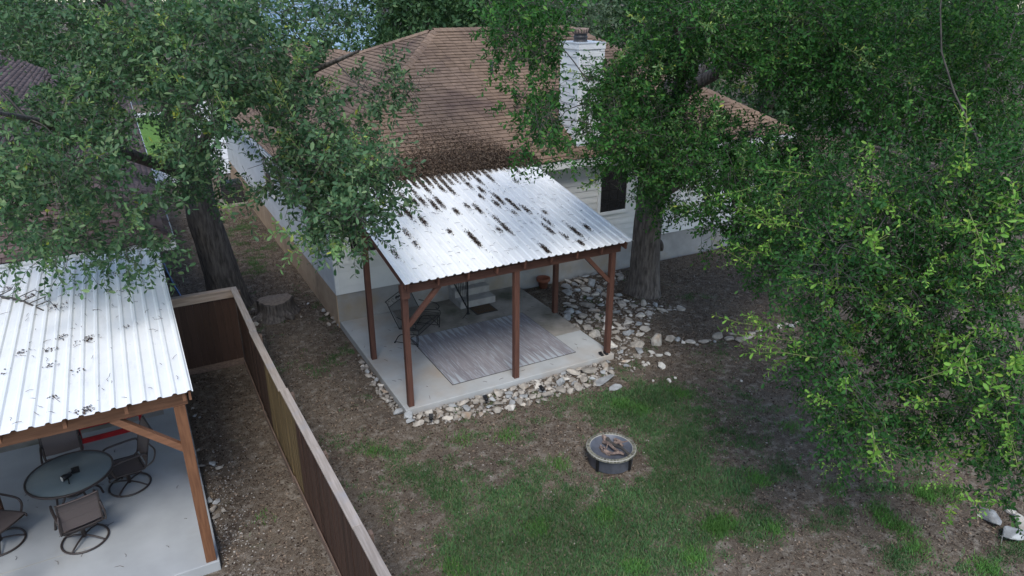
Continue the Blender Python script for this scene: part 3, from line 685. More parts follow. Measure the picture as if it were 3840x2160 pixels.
TX, TY = -1.70, 11.20
def face(x, y, dx, dy): return math.atan2(-dx, dy)
ch1 = make_chair(); ch1.location = (-1.62, 10.42, .121); ch1.rotation_euler = (0, 0, face(0, 0, -.22, .97))
ch1['label'] = 'brown sling swivel chair at the glass table with its back over the slab joint'
copy_thing(ch1, (-.98, 11.52, .121), face(0, 0, -.95, -.2), 'brown sling swivel chair at the glass table on the side of the cedar posts')
copy_thing(ch1, (-2.72, 10.92, .121), face(0, 0, .62, -.55), 'brown sling swivel chair turned away from the glass table, far from the cedar posts')
copy_thing(ch1, (-1.85, 12.06, .121), face(0, 0, .1, -1), 'brown sling swivel chair between the glass table and the low red bench')
tb = thing('patio_table', 'round pebbled glass patio table with dark metal rim', 'table', (TX, TY, .121))
MB().lathe([(.0, .705), (.575, .705), (.58, .709), (.58, .714), (.575, .718), (.0, .718)], 64).build('glass_top', 'tglass', tb, True)
MB().lathe([(.578, .695), (.602, .695), (.606, .71), (.602, .726), (.578, .726), (.578, .695)], 64).build('rim', 'bronze', tb, True)
MB().lathe([(.0, .7195), (.028, .7195), (.03, .723), (.0, .725)], 16).build('umbrella_plug', 'plastic', tb)
for k in range(4):
    a = math.pi / 4 + k * math.pi / 2; c_, s_ = math.cos(a), math.sin(a)
    MB().tube(smooth_path([(.46 * c_, .46 * s_, .0), (.40 * c_, .40 * s_, .18), (.18 * c_, .18 * s_, .40), (.38 * c_, .38 * s_, .64), (.50 * c_, .50 * s_, .70)], 5), .017, 8).build('leg', 'bronze', tb, True)
MB().tube(arc((0, 0, .40), .17, 0, 2 * math.pi * 23 / 24, 23, (1, 0, 0), (0, 1, 0)), .012, 6, True).build('leg_ring', 'bronze', tb, True)
def solar_spot(label, loc, rz, group=None, lying=False):
    t = thing('solar_spotlight', label, 'spotlight', loc, rz, group)
    if lying:
        MB().tube([(-.06, 0, .045), (-.02, 0, .05), (.07, 0, .052)], [.05, .048, .03], 16).build('lamp_head', 'plastic', t, True)
        MB().lathe([(.0, 0), (.038, 0), (.040, .004), (.0, .006)], 16).build('lens', 'rock_white', t, False, (-.062, 0, .045), (0, R(-85), 0))
        MB().tube(smooth_path([(.05, 0, .05), (.10, .03, .06), (.13, .05, .07)], 3), .012, 8).build('arm', 'plastic', t, True)
        MB().bar((.13, -.03, .05), (.19, .12, .055), .11, .012).build('solar_panel', 'plastic', t)
        MB().bar((.02, .0, .035), (-.04, -.16, .012), .018, .018).build('ground_stake', 'plastic', t)
    else:
        MB().tube([(0, 0, -.05), (0, 0, .12)], [.006, .014], 8).build('ground_stake', 'plastic', t, True)
        MB().tube([(.0, -.055, .19), (.0, .0, .165), (0, .05, .145)], [.05, .045, .03], 14).build('lamp_head', 'plastic', t, True)
        MB().box((0, .06, .22), (.12, .10, .012), Matrix.Rotation(R(35), 3, 'X')).build('solar_panel', 'plastic', t)
        MB().tube([(0, .02, .12), (0, .05, .20)], .01, 6).build('arm', 'plastic', t, True)
    return t
solar_spot('black solar spotlight lying on the round glass table', (TX - .03, TY - .17, .121 + .728), R(28), lying=True)
SPL = 'black solar spotlight staked in the limestone bed in front of the patio slab'
for u, v in ((1617, 1588), (1823, 1516), (2033, 1478), (2255, 1350), (2272, 1346)):
    p = gz(u, v); solar_spot(SPL, (p[0], p[1], .0), random.uniform(-.6, .6), 'solar spotlights in the rock bed').scale = (.72, .72, .72)
# red bench under the left canopy
rb = thing('bench', 'low red painted plank bench under the white ribbed canopy', 'bench', (-1.20, 13.12, .121), R(2))
bevel(MB().box((0, 0, .42), (1.10, .14, .04)).build('seat_plank', 'red', rb), .005); bevel(MB().box((0, .17, .42), (1.10, .14, .04)).build('seat_plank', 'red', rb), .005)
bevel(MB().box((0, -.05, .16), (1.08, .03, .10)).build('stretcher', 'red', rb), .004)
for x in (-.5, .5):
    for y_ in (0, .18): bevel(MB().box((x, y_, .20), (.05, .06, .40)).build('leg', 'red', rb), .004)
# wrought iron glider
ang = R(40.9); gl = thing('glider_bench', 'black wrought iron glider loveseat with mesh seat beside the rug', 'bench', (5.50, 14.30, .1215), ang)
W2 = .56
for sx in (-1, 1):
    x = W2 * sx; fr = MB()
    fr.tube(smooth_path([(x, .02, .0), (x, .0, .26), (x, .06, .30), (x, .35, .26), (x, .50, .20), (x, .62, .0)], 4), .010, 6)
    fr.tube([(x, .03, .05), (x, .6, .03)], .008, 6); fr.tube([(x, .1, .27), (x, .38, .05)], .007, 6); fr.tube([(x, .03, .06), (x, .3, .26)], .007, 6)
    fr.tube([(x - .02 * sx, .04, .28), (x - .02 * sx, .05, .08), (x - .02 * sx, .07, .07)], .008, 6)
    fr.build('glide_frame', 'iron', gl, True)
    MB().lathe([(0, 0), (.022, 0), (.012, .03), (0, .03)], 10, (x, .02, 0)).build('foot', 'iron', gl); MB().lathe([(0, 0), (.022, 0), (.012, .03), (0, .03)], 10, (x, .62, 0)).build('foot', 'iron', gl)
    a = MB(); a.tube(smooth_path([(x * .97, .54, .66), (x * 1.04, .38, .64), (x * 1.06, .12, .62), (x * 1.06, .02, .55), (x * 1.06, .06, .47), (x * 1.06, .11, .50)], 5), .010, 6)
    a.tube(smooth_path([(x, .0, .30), (x, -.02, .40), (x * 1.03, .05, .45), (x, .50, .40)], 4), .009, 6); a.build('armrest', 'iron', gl, True)
def grid(name, P00, P10, P01, mat_, parent, bow=.0):
    P00, P10, P01 = [Vector(p) for p in (P00, P10, P01)]; V = []; n = 7
    nr = (P10 - P00).cross(P01 - P00).normalized()
    for j in range(n):
        for i in range(n): V.append(P00 + (P10 - P00) * i / (n - 1) + (P01 - P00) * j / (n - 1) - nr * bow * math.sin(math.pi * j / (n - 1)))
    return link(name, raw_mesh(name, V, [[j * n + i, j * n + i + 1, (j + 1) * n + i + 1, (j + 1) * n + i] for j in range(n - 1) for i in range(n - 1)], mat_, True), parent)
grid('seat', (-.54, .0, .39), (.54, .0, .39), (-.54, .50, .36), 'mesh', gl, .02)
grid('seat_apron', (-.54, -.01, .30), (.54, -.01, .30), (-.54, .0, .39), 'mesh', gl)
bk = grid('backrest', (-.52, .50, .38), (.52, .50, .38), (-.52, .74, .86), 'mesh', gl, -.02)
f = MB(); f.tube([(-.54, .0, .395), (.54, .0, .395), (.54, .5, .365), (-.54, .5, .365)], .010, 6, True); f.tube([(-.54, -.01, .30), (.54, -.01, .30)], .009, 6)
for x in (-.18, .18): f.tube([(x, .0, .385), (x, .5, .355)], .006, 5)
f.build('seat_frame', 'iron', gl, True)
f = MB(); f.tube(smooth_path([(-.54, .49, .37), (-.53, .62, .62), (-.52, .78, .95), (-.47, .81, 1.0), (.47, .81, 1.0), (.52, .78, .95), (.53, .62, .62), (.54, .49, .37)], 4), .011, 6); f.tube([(-.52, .745, .865), (.52, .745, .865)], .008, 6); f.tube([(0, .5, .38), (0, .745, .865)], .006, 5)
f.build('back_frame', 'iron', gl, True)
sc = MB()
for k in range(6):
    x = -.43 + k * .172; sc.tube(arc((x, .775, .93), .045, 0, 5.2, 10, (1, 0, 0), (0, .45, .9)), .005, 5)
for k in range(9):
    x = random.uniform(-.12, .12); sc.lathe([(0, -.022), (.018, -.01), (.022, .01), (0, .022)], 7, (x, .775, .93 + random.uniform(-.03, .03)))
sc.build('grape_scrollwork', 'iron', gl, True)
# ------------------------------------------------------------------ fire pit
pc = gz(2292, 1674, .30); fp = thing('fire_pit', 'round dark metal fire pit with tiled rim on the lawn', 'fire pit', (pc[0], pc[1], 0))
MB().lathe([(.385, .0), (.39, .01), (.39, .22), (.40, .23), (.40, .245), (.39, .25)], 48).build('drum', 'grate', fp, True)
MB().lathe([(.37, .292), (.36, .285), (.30, .225), (.20, .19), (.0, .18)], 48).build('bowl', 'grate', fp, True)
MB().lathe([(.37, .292), (.372, .300), (.435, .300), (.437, .296), (.437, .255), (.43, .25), (.37, .25)], 64).build('rim', 'grout', fp, True)
nt_ = 46
tl = [raw_mesh('tile', *(lambda b: (b.v, b.f))(MB().add([(.379, -.0215, .3005), (.429, -.0248, .3005), (.429, .0248, .3005), (.379, .0215, .3005), (.380, -.0205, .305), (.428, -.024, .305), (.428, .024, .305), (.380, .0205, .305)],
      [[4, 5, 6, 7], [0, 1, 5, 4], [1, 2, 6, 5], [2, 3, 7, 6], [3, 0, 4, 7]])), 'ptile'), raw_mesh('tile', *(lambda b: (b.v, b.f))(MB().add([(.4372, -.025, .262), (.4372, .025, .262), (.4372, .025, .292), (.4372, -.025, .292), (.441, -.024, .264), (.441, .024, .264), (.441, .024, .290), (.441, -.024, .290)],
      [[4, 5, 6, 7], [0, 1, 5, 4], [1, 2, 6, 5], [2, 3, 7, 6], [3, 0, 4, 7]])), 'ptile')]
for k in range(nt_):
    for m_ in tl: link('rim_tile', m_, fp, (0, 0, 0), (0, 0, 2 * math.pi * (k + .03 * random.random()) / nt_))
for k in range(4):
    a = .35 + k * math.pi / 2; bevel(MB().box((.40 * math.cos(a), .40 * math.sin(a), .12), (.04, .05, .24), Matrix.Rotation(a, 3, 'Z')).build('leg', 'plastic', fp), .004)
def stick(u0, v0, u1, v1, z0, z1, r, label, mat_='firewood'):
    a, b = Vector(gz(u0, v0, z0)), Vector(gz(u1, v1, z1)); n = 7; base = (a + b) / 2; P = []
    d = b - a; side = d.cross(Vector((0, 0, 1))).normalized()
    for i in range(n):
        t = i / (n - 1); P.append(a + d * t - base + side * (.12 * d.length * (vnoise(t * 3 + u0, v0, 1.0) - .5)) + Vector((0, 0, .02 * math.sin(t * 7 + u1))))
    o = MB().tube(P, [r * 1.35 * (1.05 - .35 * i / (n - 1) + random.uniform(-.15, .15)) for i in range(n)], 7).build('firewood_stick', mat_, None, False, base)
    tag(o, label, 'firewood', 'sticks heaped in the fire pit'); return o
FW = 'dry weathered stick in the heap inside the fire pit bowl'
q6 = lambda x, y_: (2100 + x * .17256, 1550 + y_ * .17256)
stick(*q6(1020, 560), *q6(1500, 880), .285, .345, .026, 'thickest grey branch lying on top of the heap in the fire pit bowl', 'twig')
stick(*q6(930, 500), *q6(1010, 640), .27, .27, .026, FW); stick(*q6(940, 610), *q6(1260, 810), .25, .28, .026, FW); stick(*q6(1170, 580), *q6(1490, 620), .25, .26, .018, FW); stick(*q6(1180, 600), *q6(1360, 700), .25, .24, .024, FW)
stick(*q6(940, 830), *q6(1390, 890), .22, .25, .026, FW); stick(*q6(1070, 600), *q6(1000, 800), .29, .24, .009, FW); stick(*q6(880, 690), *q6(990, 780), .23, .23, .01, FW); stick(*q6(870, 730), *q6(930, 820), .21, .22, .018, FW); stick(*q6(910, 800), *q6(1080, 900), .21, .21, .02, FW)
# ------------------------------------------------------------------ air conditioner, hose, stump
ac = thing('air_conditioner', 'dark outdoor air conditioner unit on a pad by the white side wall', 'air conditioner', (3.3, 29.2, 0))
bevel(MB().box((0, 0, .04), (1.0, 1.0, .1)).build('pad', 'slab_old', ac), .01); bevel(MB().box((0, 0, .49), (.74, .74, .8)).build('cabinet', 'acmetal', ac), .03)
for k in range(9): MB().box((0, 0, .16 + k * .08), (.76, .76, .012)).build('louver', 'plastic', ac)
MB().lathe([(.0, .93), (.1, .93), (.3, .90), (.34, .89)], 24).build('fan_grille', 'plastic', ac, True)
hp = [tuple(gz(u, v)[:2]) + (.02,) for u, v in ((578, 925), (592, 952), (600, 975), (618, 995), (628, 1020), (640, 1045), (655, 1075), (672, 1102), (690, 1130), (720, 1150))]
tag(MB().tube(smooth_path(hp, 5), .022, 8).build('garden_hose', 'blue', None, True), 'blue garden hose running on the dirt toward the fence', 'hose')
hp2 = [(x + .05 * math.sin(i * 1.3), y + .03, .02) for i, (x, y, z) in enumerate(hp)]
tag(MB().tube(smooth_path(hp2, 5), .018, 8).build('power_cable', 'iron', None, True), 'dark cable lying alongside the blue garden hose', 'cable')
sp = gz(1028, 1123, .42); sm = thing('tree_stump', 'sawn tree stump on the dirt between the fence and the white house', 'stump', (sp[0], sp[1], 0))
nA = 40; V = []; F = []
for j, (z, rr) in enumerate(((-.03, .56), (.06, .48), (.16, .43), (.28, .41), (.38, .42), (.412, .415), (.42, .40))):
    for k in range(nA):
        a = 2 * math.pi * k / nA; r_ = rr * (1 + .10 * math.sin(3 * a + 1) * (1.2 - z) + .05 * math.sin(11 * a + z * 4) + .03 * random.uniform(-1, 1)); V.append((r_ * math.cos(a) * 1.05, r_ * math.sin(a) * .9, z + .02 * math.sin(a * 2 + 1) * (z > .3)))
for j in range(6):
    for k in range(nA): F.append([j * nA + k, j * nA + (k + 1) % nA, (j + 1) * nA + (k + 1) % nA, (j + 1) * nA + k])
link('stump_bark', raw_mesh('stump_bark', V, F, 'bark', True), sm)
top = V[6 * nA:]; link('cut_face', raw_mesh('cut_face', [(0, 0, .428)] + [(x * .985, y_ * .985, z + .006) for x, y_, z in top], [[0, 1 + k, 1 + (k + 1) % nA] for k in range(nA)], 'cutwood'), sm)
for a, L in ((2.5, 1.0), (3.4, .8), (5.2, .5), (.6, .5)):
    MB().tube(smooth_path([(.3 * math.cos(a), .3 * math.sin(a), .12), (.55 * math.cos(a + .1), .55 * math.sin(a + .1), .03), (L * math.cos(a), L * math.sin(a), -.02)], 4), [.13 - .012 * i for i in range(9)], 8).build('root', 'bark', sm, True)
# ------------------------------------------------------------------ rocks
def hull_rock(seed, flat=.7, n=16, mat_='rock'):
    r = random.Random(seed); b = bmesh.new()
    for i in range(n):
        v = Vector((r.gauss(0, 1), r.gauss(0, 1), r.gauss(0, 1))).normalized() * r.uniform(.78, 1.0)
        b.verts.new((v.x, v.y * r.uniform(.8, 1.0), v.z * flat))
    bmesh.ops.convex_hull(b, input=b.verts); bmesh.ops.delete(b, geom=[v for v in b.verts if not v.link_faces], context='VERTS')
    bmesh.ops.bevel(b, geom=b.edges[:], offset=.07, segments=1, affect='EDGES', profile=.5)
    me = bpy.data.meshes.new('rock'); b.to_mesh(me); b.free(); me.materials.append(MT[mat_]); return me
ROCKS = {m: [hull_rock(i * 7 + j, fl, 12, m) for i, fl in enumerate((.55, .7, .6, .8, .5, .65))] for j, m in enumerate(('rock', 'rock_grey', 'rock_white'))}
def rock(x, y, r, label, group=None, m=None, sx=None, rz=None, z=None, flat=None):
    m = m or random.choices(('rock', 'rock_grey', 'rock_white'), (.62, .24, .14))[0]
    o = link('rock', random.choice(ROCKS[m]), None, (x, y, 0), (random.uniform(-.25, .25), random.uniform(-.25, .25), random.uniform(0, 6.28) if rz is None else rz))
    e = sx or random.uniform(1.0, 1.45); f = flat or random.uniform(.75, 1.1); o.scale = (r * e, r / math.sqrt(e), r * f)
    o.location.z = (z if z is not None else r * f * .32) + float(gheight(np.array(x), np.array(y))) * .5
    return tag(o, label, 'rock', group)
placed = []
def free(x, y, r, k=.76):
    return all((x - a) ** 2 + (y - b) ** 2 > ((r + c) * k) ** 2 for a, b, c in placed)
def px_rock(u, v, rpx, label, m=None, sx=None, rz=None, flat=None, group=None):
    p = gz(u, v); r = 1.1 * rpx * np.linalg.norm(p - CAM) / FPX; placed.append((p[0], p[1], r)); return rock(p[0], p[1], r, label, group, m, sx, rz, flat=flat)
px_rock(2262, 1432, 40, 'large flat grey flagstone at the grass edge in front of the rock bed', 'rock_grey', 1.5, .1, .35)
px_rock(2307, 1462, 27, 'rounded flat grey stone in the grass beside the large flagstone', 'rock_grey', 1.3, .2, .45)
px_rock(2216, 1392, 36, 'wide flat tan slab stone between the patio corner and the flagstone', 'rock', 1.6, .2, .4)
px_rock(2015, 1452, 22, 'bright white limestone block beside a black spotlight in the rock bed', 'rock_white', 1.3, .3, .8)
px_rock(2288, 1300, 36, 'tall pale boulder touching the front right corner of the patio slab', 'rock_white', 1.2, 1.2, .8)
px_rock(1497, 1548, 20, 'pale rock against the front left corner of the patio slab', 'rock_grey', 1.4, .4, .8)
px_rock(1533, 1562, 26, 'big pointed grey rock at the foot of the corner post', 'rock_grey', 1.1, 1.0, .9)
px_rock(3722, 1950, 42, 'pale white boulder under the drooping oak branches', 'rock_grey', 1.3, 1.2, .8)
px_rock(3796, 2006, 48, 'dark mottled grey boulder in front of the pale white boulder', 'rock_grey', 1.2, .3, .75)
px_rock(3835, 1975, 36, 'whitish boulder wedged behind the mottled grey boulder', 'rock_white', 1.3, .8, .7)
px_rock(3790, 1925, 22, 'small white stone behind the boulders under the oak branches', 'rock_white', 1.2, .8, .7)
px_rock(3680, 1935, 15, 'small lone white stone left of the boulders', 'rock_white', 1.2, .8, .7)
# border row of stones toward the tree on the right
G = 'stones of the border row'; LB_ = 'weathered limestone block in the border row curving across the dirt'
for u, v, r in ((2462, 1287, 33), (2512, 1278, 25), (2541, 1275, 16), (2561, 1284, 12), (2587, 1286, 18), (2613, 1294, 11), (2640, 1286, 22), (2660, 1280, 10), (2692, 1266, 24), (2680, 1282, 8), (2735, 1274, 20), (2745, 1257, 14), (2775, 1279, 22), (2803, 1269, 18), (2822, 1257, 20), (2845, 1245, 17), (2875, 1232, 15), (2925, 1225, 16), (2948, 1220, 14), (2968, 1226, 14), (2985, 1213, 18), (3003, 1203, 14)):
    px_rock(u, v, r, LB_, None, random.uniform(1.0, 1.4), None, random.uniform(.7, 1.0), G)
G = 'loose stones near the border row'; L_ = 'loose white stone on the dirt near the border row'
for u, v, r in ((2445, 1325, 12), (2470, 1335, 14), (2503, 1331, 15), (2440, 1338, 10), (2480, 1378, 22), (2534, 1418, 9), (2508, 1430, 12), (2450, 1430, 8), (2430, 1365, 10), (2410, 1360, 9), (2782, 1426, 7), (2850, 1262, 8), (2420, 1372, 12)): px_rock(u, v, r, L_, 'rock_white', None, None, None, G)
G = 'rocks beside the pale slab'; L_ = 'pale jagged rock on the dirt beside the pale left slab'
for u, v, r in ((800, 1743, 15), (822, 1757, 14), (787, 1880, 15), (812, 1885, 14), (798, 1912, 14), (840, 1915, 13), (812, 1938, 14), (758, 1748, 11), (742, 1690, 9), (755, 1828, 9), (730, 1560, 9), (750, 1568, 8), (722, 1535, 8)): px_rock(u, v, r, L_, None, None, None, None, G)
G = 'rocks by the stump'; L_ = 'pale rock lying at the foot of the tree stump'
for u, v, r in ((975, 1180, 17), (985, 1200, 15), (958, 1195, 14), (960, 1218, 12), (950, 1165, 11)): px_rock(u, v, r, L_, 'rock', None, None, None, G)
G = 'rocks at the house corner'; L_ = 'small pale rock by the corner of the house foundation'
for u, v, r in ((1215, 1166, 11), (1228, 1180, 12), (1232, 1218, 12), (1252, 1195, 9), (1253, 1210, 9), (1266, 1200, 8), (1268, 1218, 7), (1155, 1140, 6), (1130, 1188, 6)): px_rock(u, v, r, L_, None, None, None, None, G)
chips = []
def bed(poly_px, sizes, label, group, chip_n, fl=None):
    P = gpoly(poly_px); xs = [p[0] for p in P]; ys = [p[1] for p in P]
    for r0, r1, n, tries in sizes:
        c = 0
        for _ in range(tries):
            if c >= n: break
            x, y = random.uniform(min(xs), max(xs)), random.uniform(min(ys), max(ys)); r = random.uniform(r0, r1)
            if 3.80 < x < 8.90 + r * .8 and 11.50 - r * .8 < y < 16.2: continue
            if y > 16.05 and x > 3.8: continue
            if inpoly(np.array(x), np.array(y), P) and free(x, y, r): placed.append((x, y, r)); rock(x, y, r, label, group, flat=fl and random.uniform(*fl)); c += 1
    for _ in range(chip_n):
        x, y = random.uniform(min(xs), max(xs)), random.uniform(min(ys), max(ys))
        if inpoly(np.array(x), np.array(y), P) and not (3.84 < x < 8.88 and 11.5 < y < 16.2): chips.append((x, y, random.uniform(.015, .05)))
bed([(1500, 1545), (1535, 1552), (1900, 1440), (2270, 1345), (2300, 1400), (2230, 1450), (2130, 1475), (2010, 1510), (1860, 1550), (1760, 1570), (1680, 1585), (1600, 1590), (1540, 1590)], ((.125, .16, 16, 900), (.09, .12, 50, 3500), (.06, .085, 36, 3500)),
    'angular pale limestone rock packed in the bed along the front edge of the patio slab', 'rocks in the front bed', 900)
bed([(1335, 1300), (1380, 1330), (1525, 1535), (1490, 1560), (1410, 1470), (1345, 1370)], ((.07, .10, 12, 400), (.045, .065, 10, 800)), 'pale rock along the left edge of the patio slab by the fence side', 'rocks along the left edge', 200)
bed([(2095, 1185), (2125, 1130), (2120, 1050), (2200, 1025), (2330, 1015), (2330, 1065), (2290, 1095), (2380, 1130), (2545, 1150), (2560, 1165), (2440, 1185), (2430, 1240), (2420, 1300), (2380, 1400), (2320, 1370), (2295, 1320), (2180, 1240)], ((.17, .22, 26, 1500), (.11, .15, 54, 5000), (.07, .095, 26, 4000)),
    'weathered grey tan limestone rock in the stone bed right of the patio slab', 'rocks in the right bed', 1500, (.45, .75))
px_chips = [(640, 1800), (800, 2000), (830, 2060), (700, 1560), (720, 1640)]
for _ in range(700):
    u, v = random.gauss(830, 70), random.gauss(1980, 160); p = gz(u, v)
    if p[0] > .12 and p[0] < 1.3: chips.append((p[0], p[1], random.uniform(.008, .022)))
for _ in range(2600):
    x, y = random.uniform(.2, 14), random.uniform(4, 19)
    if not any(a < x < c and b < y < d for a, b, c, d in SLABS): chips.append((x, y, random.uniform(.007, .02)))
oc = np.array([(1, 0, 0), (-1, 0, 0), (0, 1, 0), (0, -1, 0), (0, 0, 1), (0, 0, -1)], float); of = np.array([(0, 2, 4), (2, 1, 4), (1, 3, 4), (3, 0, 4), (2, 0, 5), (1, 2, 5), (3, 1, 5), (0, 3, 5)])
Cc = np.array(chips); n = len(Cc); a = rng.random(n) * 6.28
Vv = oc[None] * Cc[:, 2][:, None, None] * (.7 + .6 * rng.random((n, 6, 1))) * np.array([1.2, .9, .6]); ca, sa = np.cos(a)[:, None], np.sin(a)[:, None]
Vv = np.stack([Vv[..., 0] * ca - Vv[..., 1] * sa, Vv[..., 0] * sa + Vv[..., 1] * ca, Vv[..., 2]], -1) + np.stack([Cc[:, 0], Cc[:, 1], gheight(Cc[:, 0], Cc[:, 1]) + Cc[:, 2] * .3], -1)[:, None]
o = link('gravel', raw_mesh('gravel', Vv.reshape(-1, 3), (np.arange(n)[:, None, None] * 6 + of[None]).reshape(-1, 3), 'pebble')); stuff(o); tag(o, 'small pale stone chips scattered over the dirt and between the rocks', 'gravel')

# ------------------------------------------------------------------ grass, litter
def clear_of_slabs(x, y, m=.03):
    ok = np.ones(len(x), bool)
    for a, b, c, d in SLABS: ok &= ~((x > a - m) & (x < c + m) & (y > b - m) & (y < d + m))
    return ok
n = 900000; x = rng.uniform(1.7, 13.5, n); y = rng.uniform(3.2, 27, n); g = grassiness(x, y)
q = proj(np.stack([x, y, x * 0], -1)); vis = (q[:, 0] > -60) & (q[:, 0] < 3900) & (q[:, 1] < 2220)
keep = vis & (rng.random(n) < np.clip(g * 1.1, 0, 1)) & clear_of_slabs(x, y); x, y, g = x[keep], y[keep], g[keep]; n = len(x)
def blades(x, y, hgt, wid, lean, mat_, name, label):
    n = len(x); a = rng.random(n) * 6.28; b = rng.random(n) * 6.28; z = gheight(x, y) - .004; s = np.stack([np.cos(a), np.sin(a)], -1) * wid[:, None]
    l = np.stack([np.cos(b), np.sin(b)], -1) * (lean * hgt)[:, None]; P = np.zeros((n, 5, 3))
    P[:, 0, :2] = np.stack([x, y], -1) - s; P[:, 1, :2] = np.stack([x, y], -1) + s; P[:, 0, 2] = P[:, 1, 2] = z
    m = np.stack([x, y], -1) + l * .35; P[:, 2, :2] = m + s * .8; P[:, 3, :2] = m - s * .8; P[:, 2, 2] = P[:, 3, 2] = z + hgt * .62
    P[:, 4, :2] = np.stack([x, y], -1) + l; P[:, 4, 2] = z + hgt
    i = np.arange(n)[:, None] * 5; F = np.concatenate([i + np.array([[0, 1, 2]]), i + np.array([[0, 2, 3]]), i + np.array([[3, 2, 4]])], 0)
    o = link(name, raw_mesh(name, P.reshape(-1, 3), F, mat_)); stuff(o); return tag(o, label, 'grass')
blades(x, y, rng.uniform(.025, .075, n) * (.55 + .7 * g), rng.uniform(.0035, .007, n), rng.uniform(.3, 1.1, n), 'grass', 'grass', 'patchy short green lawn grass around the fire pit')
tu = []
for u, v, k in ((2330, 1520, 700), (2400, 1540, 500), (2680, 1980, 800), (2720, 1960, 500), (2840, 1800, 350), (3470, 1855, 700), (3560, 1850, 350), (3300, 1920, 350), (3330, 1960, 350), (1900, 1640, 260), (1730, 1655, 160), (3440, 2060, 260), (2090, 1740, 300), (1400, 1690, 200), (2960, 1600, 160), (1010, 1385, 60), (3390, 1990, 300), (2270, 1930, 500), (2020, 1990, 400), (2600, 2090, 500), (2380, 2130, 500), (1700, 2140, 300), (2900, 1990, 250), (3130, 1840, 150), (980, 1945, 60), (3700, 2130, 400), (2550, 1480, 300)):
    p = gz(u, v); tu.append(np.stack([rng.normal(p[0], .12, k), rng.normal(p[1], .12, k)], -1))
tu = np.concatenate(tu); tu = tu[clear_of_slabs(tu[:, 0], tu[:, 1])]; n = len(tu)
blades(tu[:, 0], tu[:, 1], rng.uniform(.05, .12, n), rng.uniform(.003, .005, n), rng.uniform(.3, .9, n), 'grass_tuft', 'grass_tufts', 'taller bright green grass tufts dotted over the yard')
def leaf_quads(P, a, L, W, tilt, fold=.25):
    n = len(P); c, s = np.cos(a), np.sin(a); d = np.stack([c, s, tilt], -1); sd = np.stack([-s, c, rng.normal(0, .35, n)], -1); up = np.array([0, 0, 1.])
    V = np.stack([P - d * L[:, None] / 2, P + sd * W[:, None] / 2 + up * (fold * W)[:, None], P + d * L[:, None] / 2, P - sd * W[:, None] / 2 + up * (fold * W)[:, None]], 1)
    i = np.arange(n)[:, None] * 4; return V.reshape(-1, 3), np.concatenate([i + np.array([[0, 2, 1]]), i + np.array([[0, 3, 2]])], 0)
n = 190000; x = rng.uniform(.1, 17, n); y = rng.uniform(3, 28, n); g = grassiness(x, y); nz_ = vnoise(x, y, .7) * .6 + vnoise(x, y, 2.6) * .4
wall = np.exp(-np.abs(x - 3.2) / .5) * (y > 17) * .9 + np.exp(-np.abs(y - 15.4) / .6) * (x > 8.9) * .5 + ((x > 10) & (y > 11)) * .35 + np.exp(-np.abs(x - 1.0) / .5) * (y < 15) * .2
keep = (rng.random(n) < np.clip((.18 + nz_ * .75 + wall) * (1 - .8 * g), 0, 1)) & clear_of_slabs(x, y, .0); x, y = x[keep], y[keep]; n = len(x)
V, F = leaf_quads(np.stack([x, y, gheight(x, y) + rng.uniform(.004, .018, n)], -1), rng.random(n) * 6.28, rng.uniform(.035, .065, n), rng.uniform(.016, .028, n), rng.normal(0, .25, n))
h_ = rng.random(n) < .6; F1 = F[np.concatenate([h_, h_])]; F2 = F[~np.concatenate([h_, h_])]
for f_, m, nm, lb in ((F1, 'litter', 'leaf_litter', 'tan dry oak leaves strewn over the dirt'), (F2, 'litter_d', 'leaf_litter', 'dark damp oak leaves strewn over the dirt')):
    u_, inv = np.unique(f_, return_inverse=True); o = link(nm, raw_mesh(nm, V[u_], inv.reshape(-1, 3), m)); stuff(o); tag(o, lb, 'leaf litter')
# leaves piled where the canopy meets the shingles, in the corrugations and on the slabs
Zr = lambda y: np.maximum(2.815 + .190 * (y - 11.38), np.where(y > EY - .02, EZ + (y - EY) * SL + .02, 0))
def pile(P, mats, name, label, Ls=(.03, .055)):
    n = len(P); V, F = leaf_quads(P, rng.random(n) * 6.28, rng.uniform(*Ls, n), rng.uniform(.014, .025, n), rng.normal(0, .45, n)); o = link(name, raw_mesh(name, V, F, mats)); stuff(o); return tag(o, label, 'leaf litter')
def z1p(x, y): return 1300 + x * .72464, 600 + y * .72464
def on_roof(u, v):                                  # intersect with the canopy plane
    d = ray(u, v); t = (2.815 - .190 * 11.38 - CAMZ) / (d[2] - .190 * d[1]); return CAM + d * t
P = []
pxs = []
for k in range(32000):
    x = random.uniform(4.2, 9.3); w_ = .30 + 1.05 * math.exp(-((x - 6.9) / 1.2) ** 2) + .25 * math.exp(-((x - 8.2) / .6) ** 2)
    tr = ((x - 3.95) % .171) < .10; y = 15.58 + abs(random.gauss(0, w_ * .58)) - tr * random.random() ** 1.5 * (.12 + .55 * math.exp(-((x - 6.3) / 1.1) ** 2)); P.append((x, y, float(Zr(np.array(y))) + random.random() ** 1.5 * .14 * w_ * math.exp(-((y - 15.8) / .35) ** 2) + .01))
Pn = np.array(P); pile(Pn[::2], 'litter', 'leaf_pile', 'heap of brown leaves where the corrugated roof meets the shingles'); pile(Pn[1::2], 'litter_d', 'leaf_pile', 'dark rotted leaves under the brown leaf heap on the shingle eave')
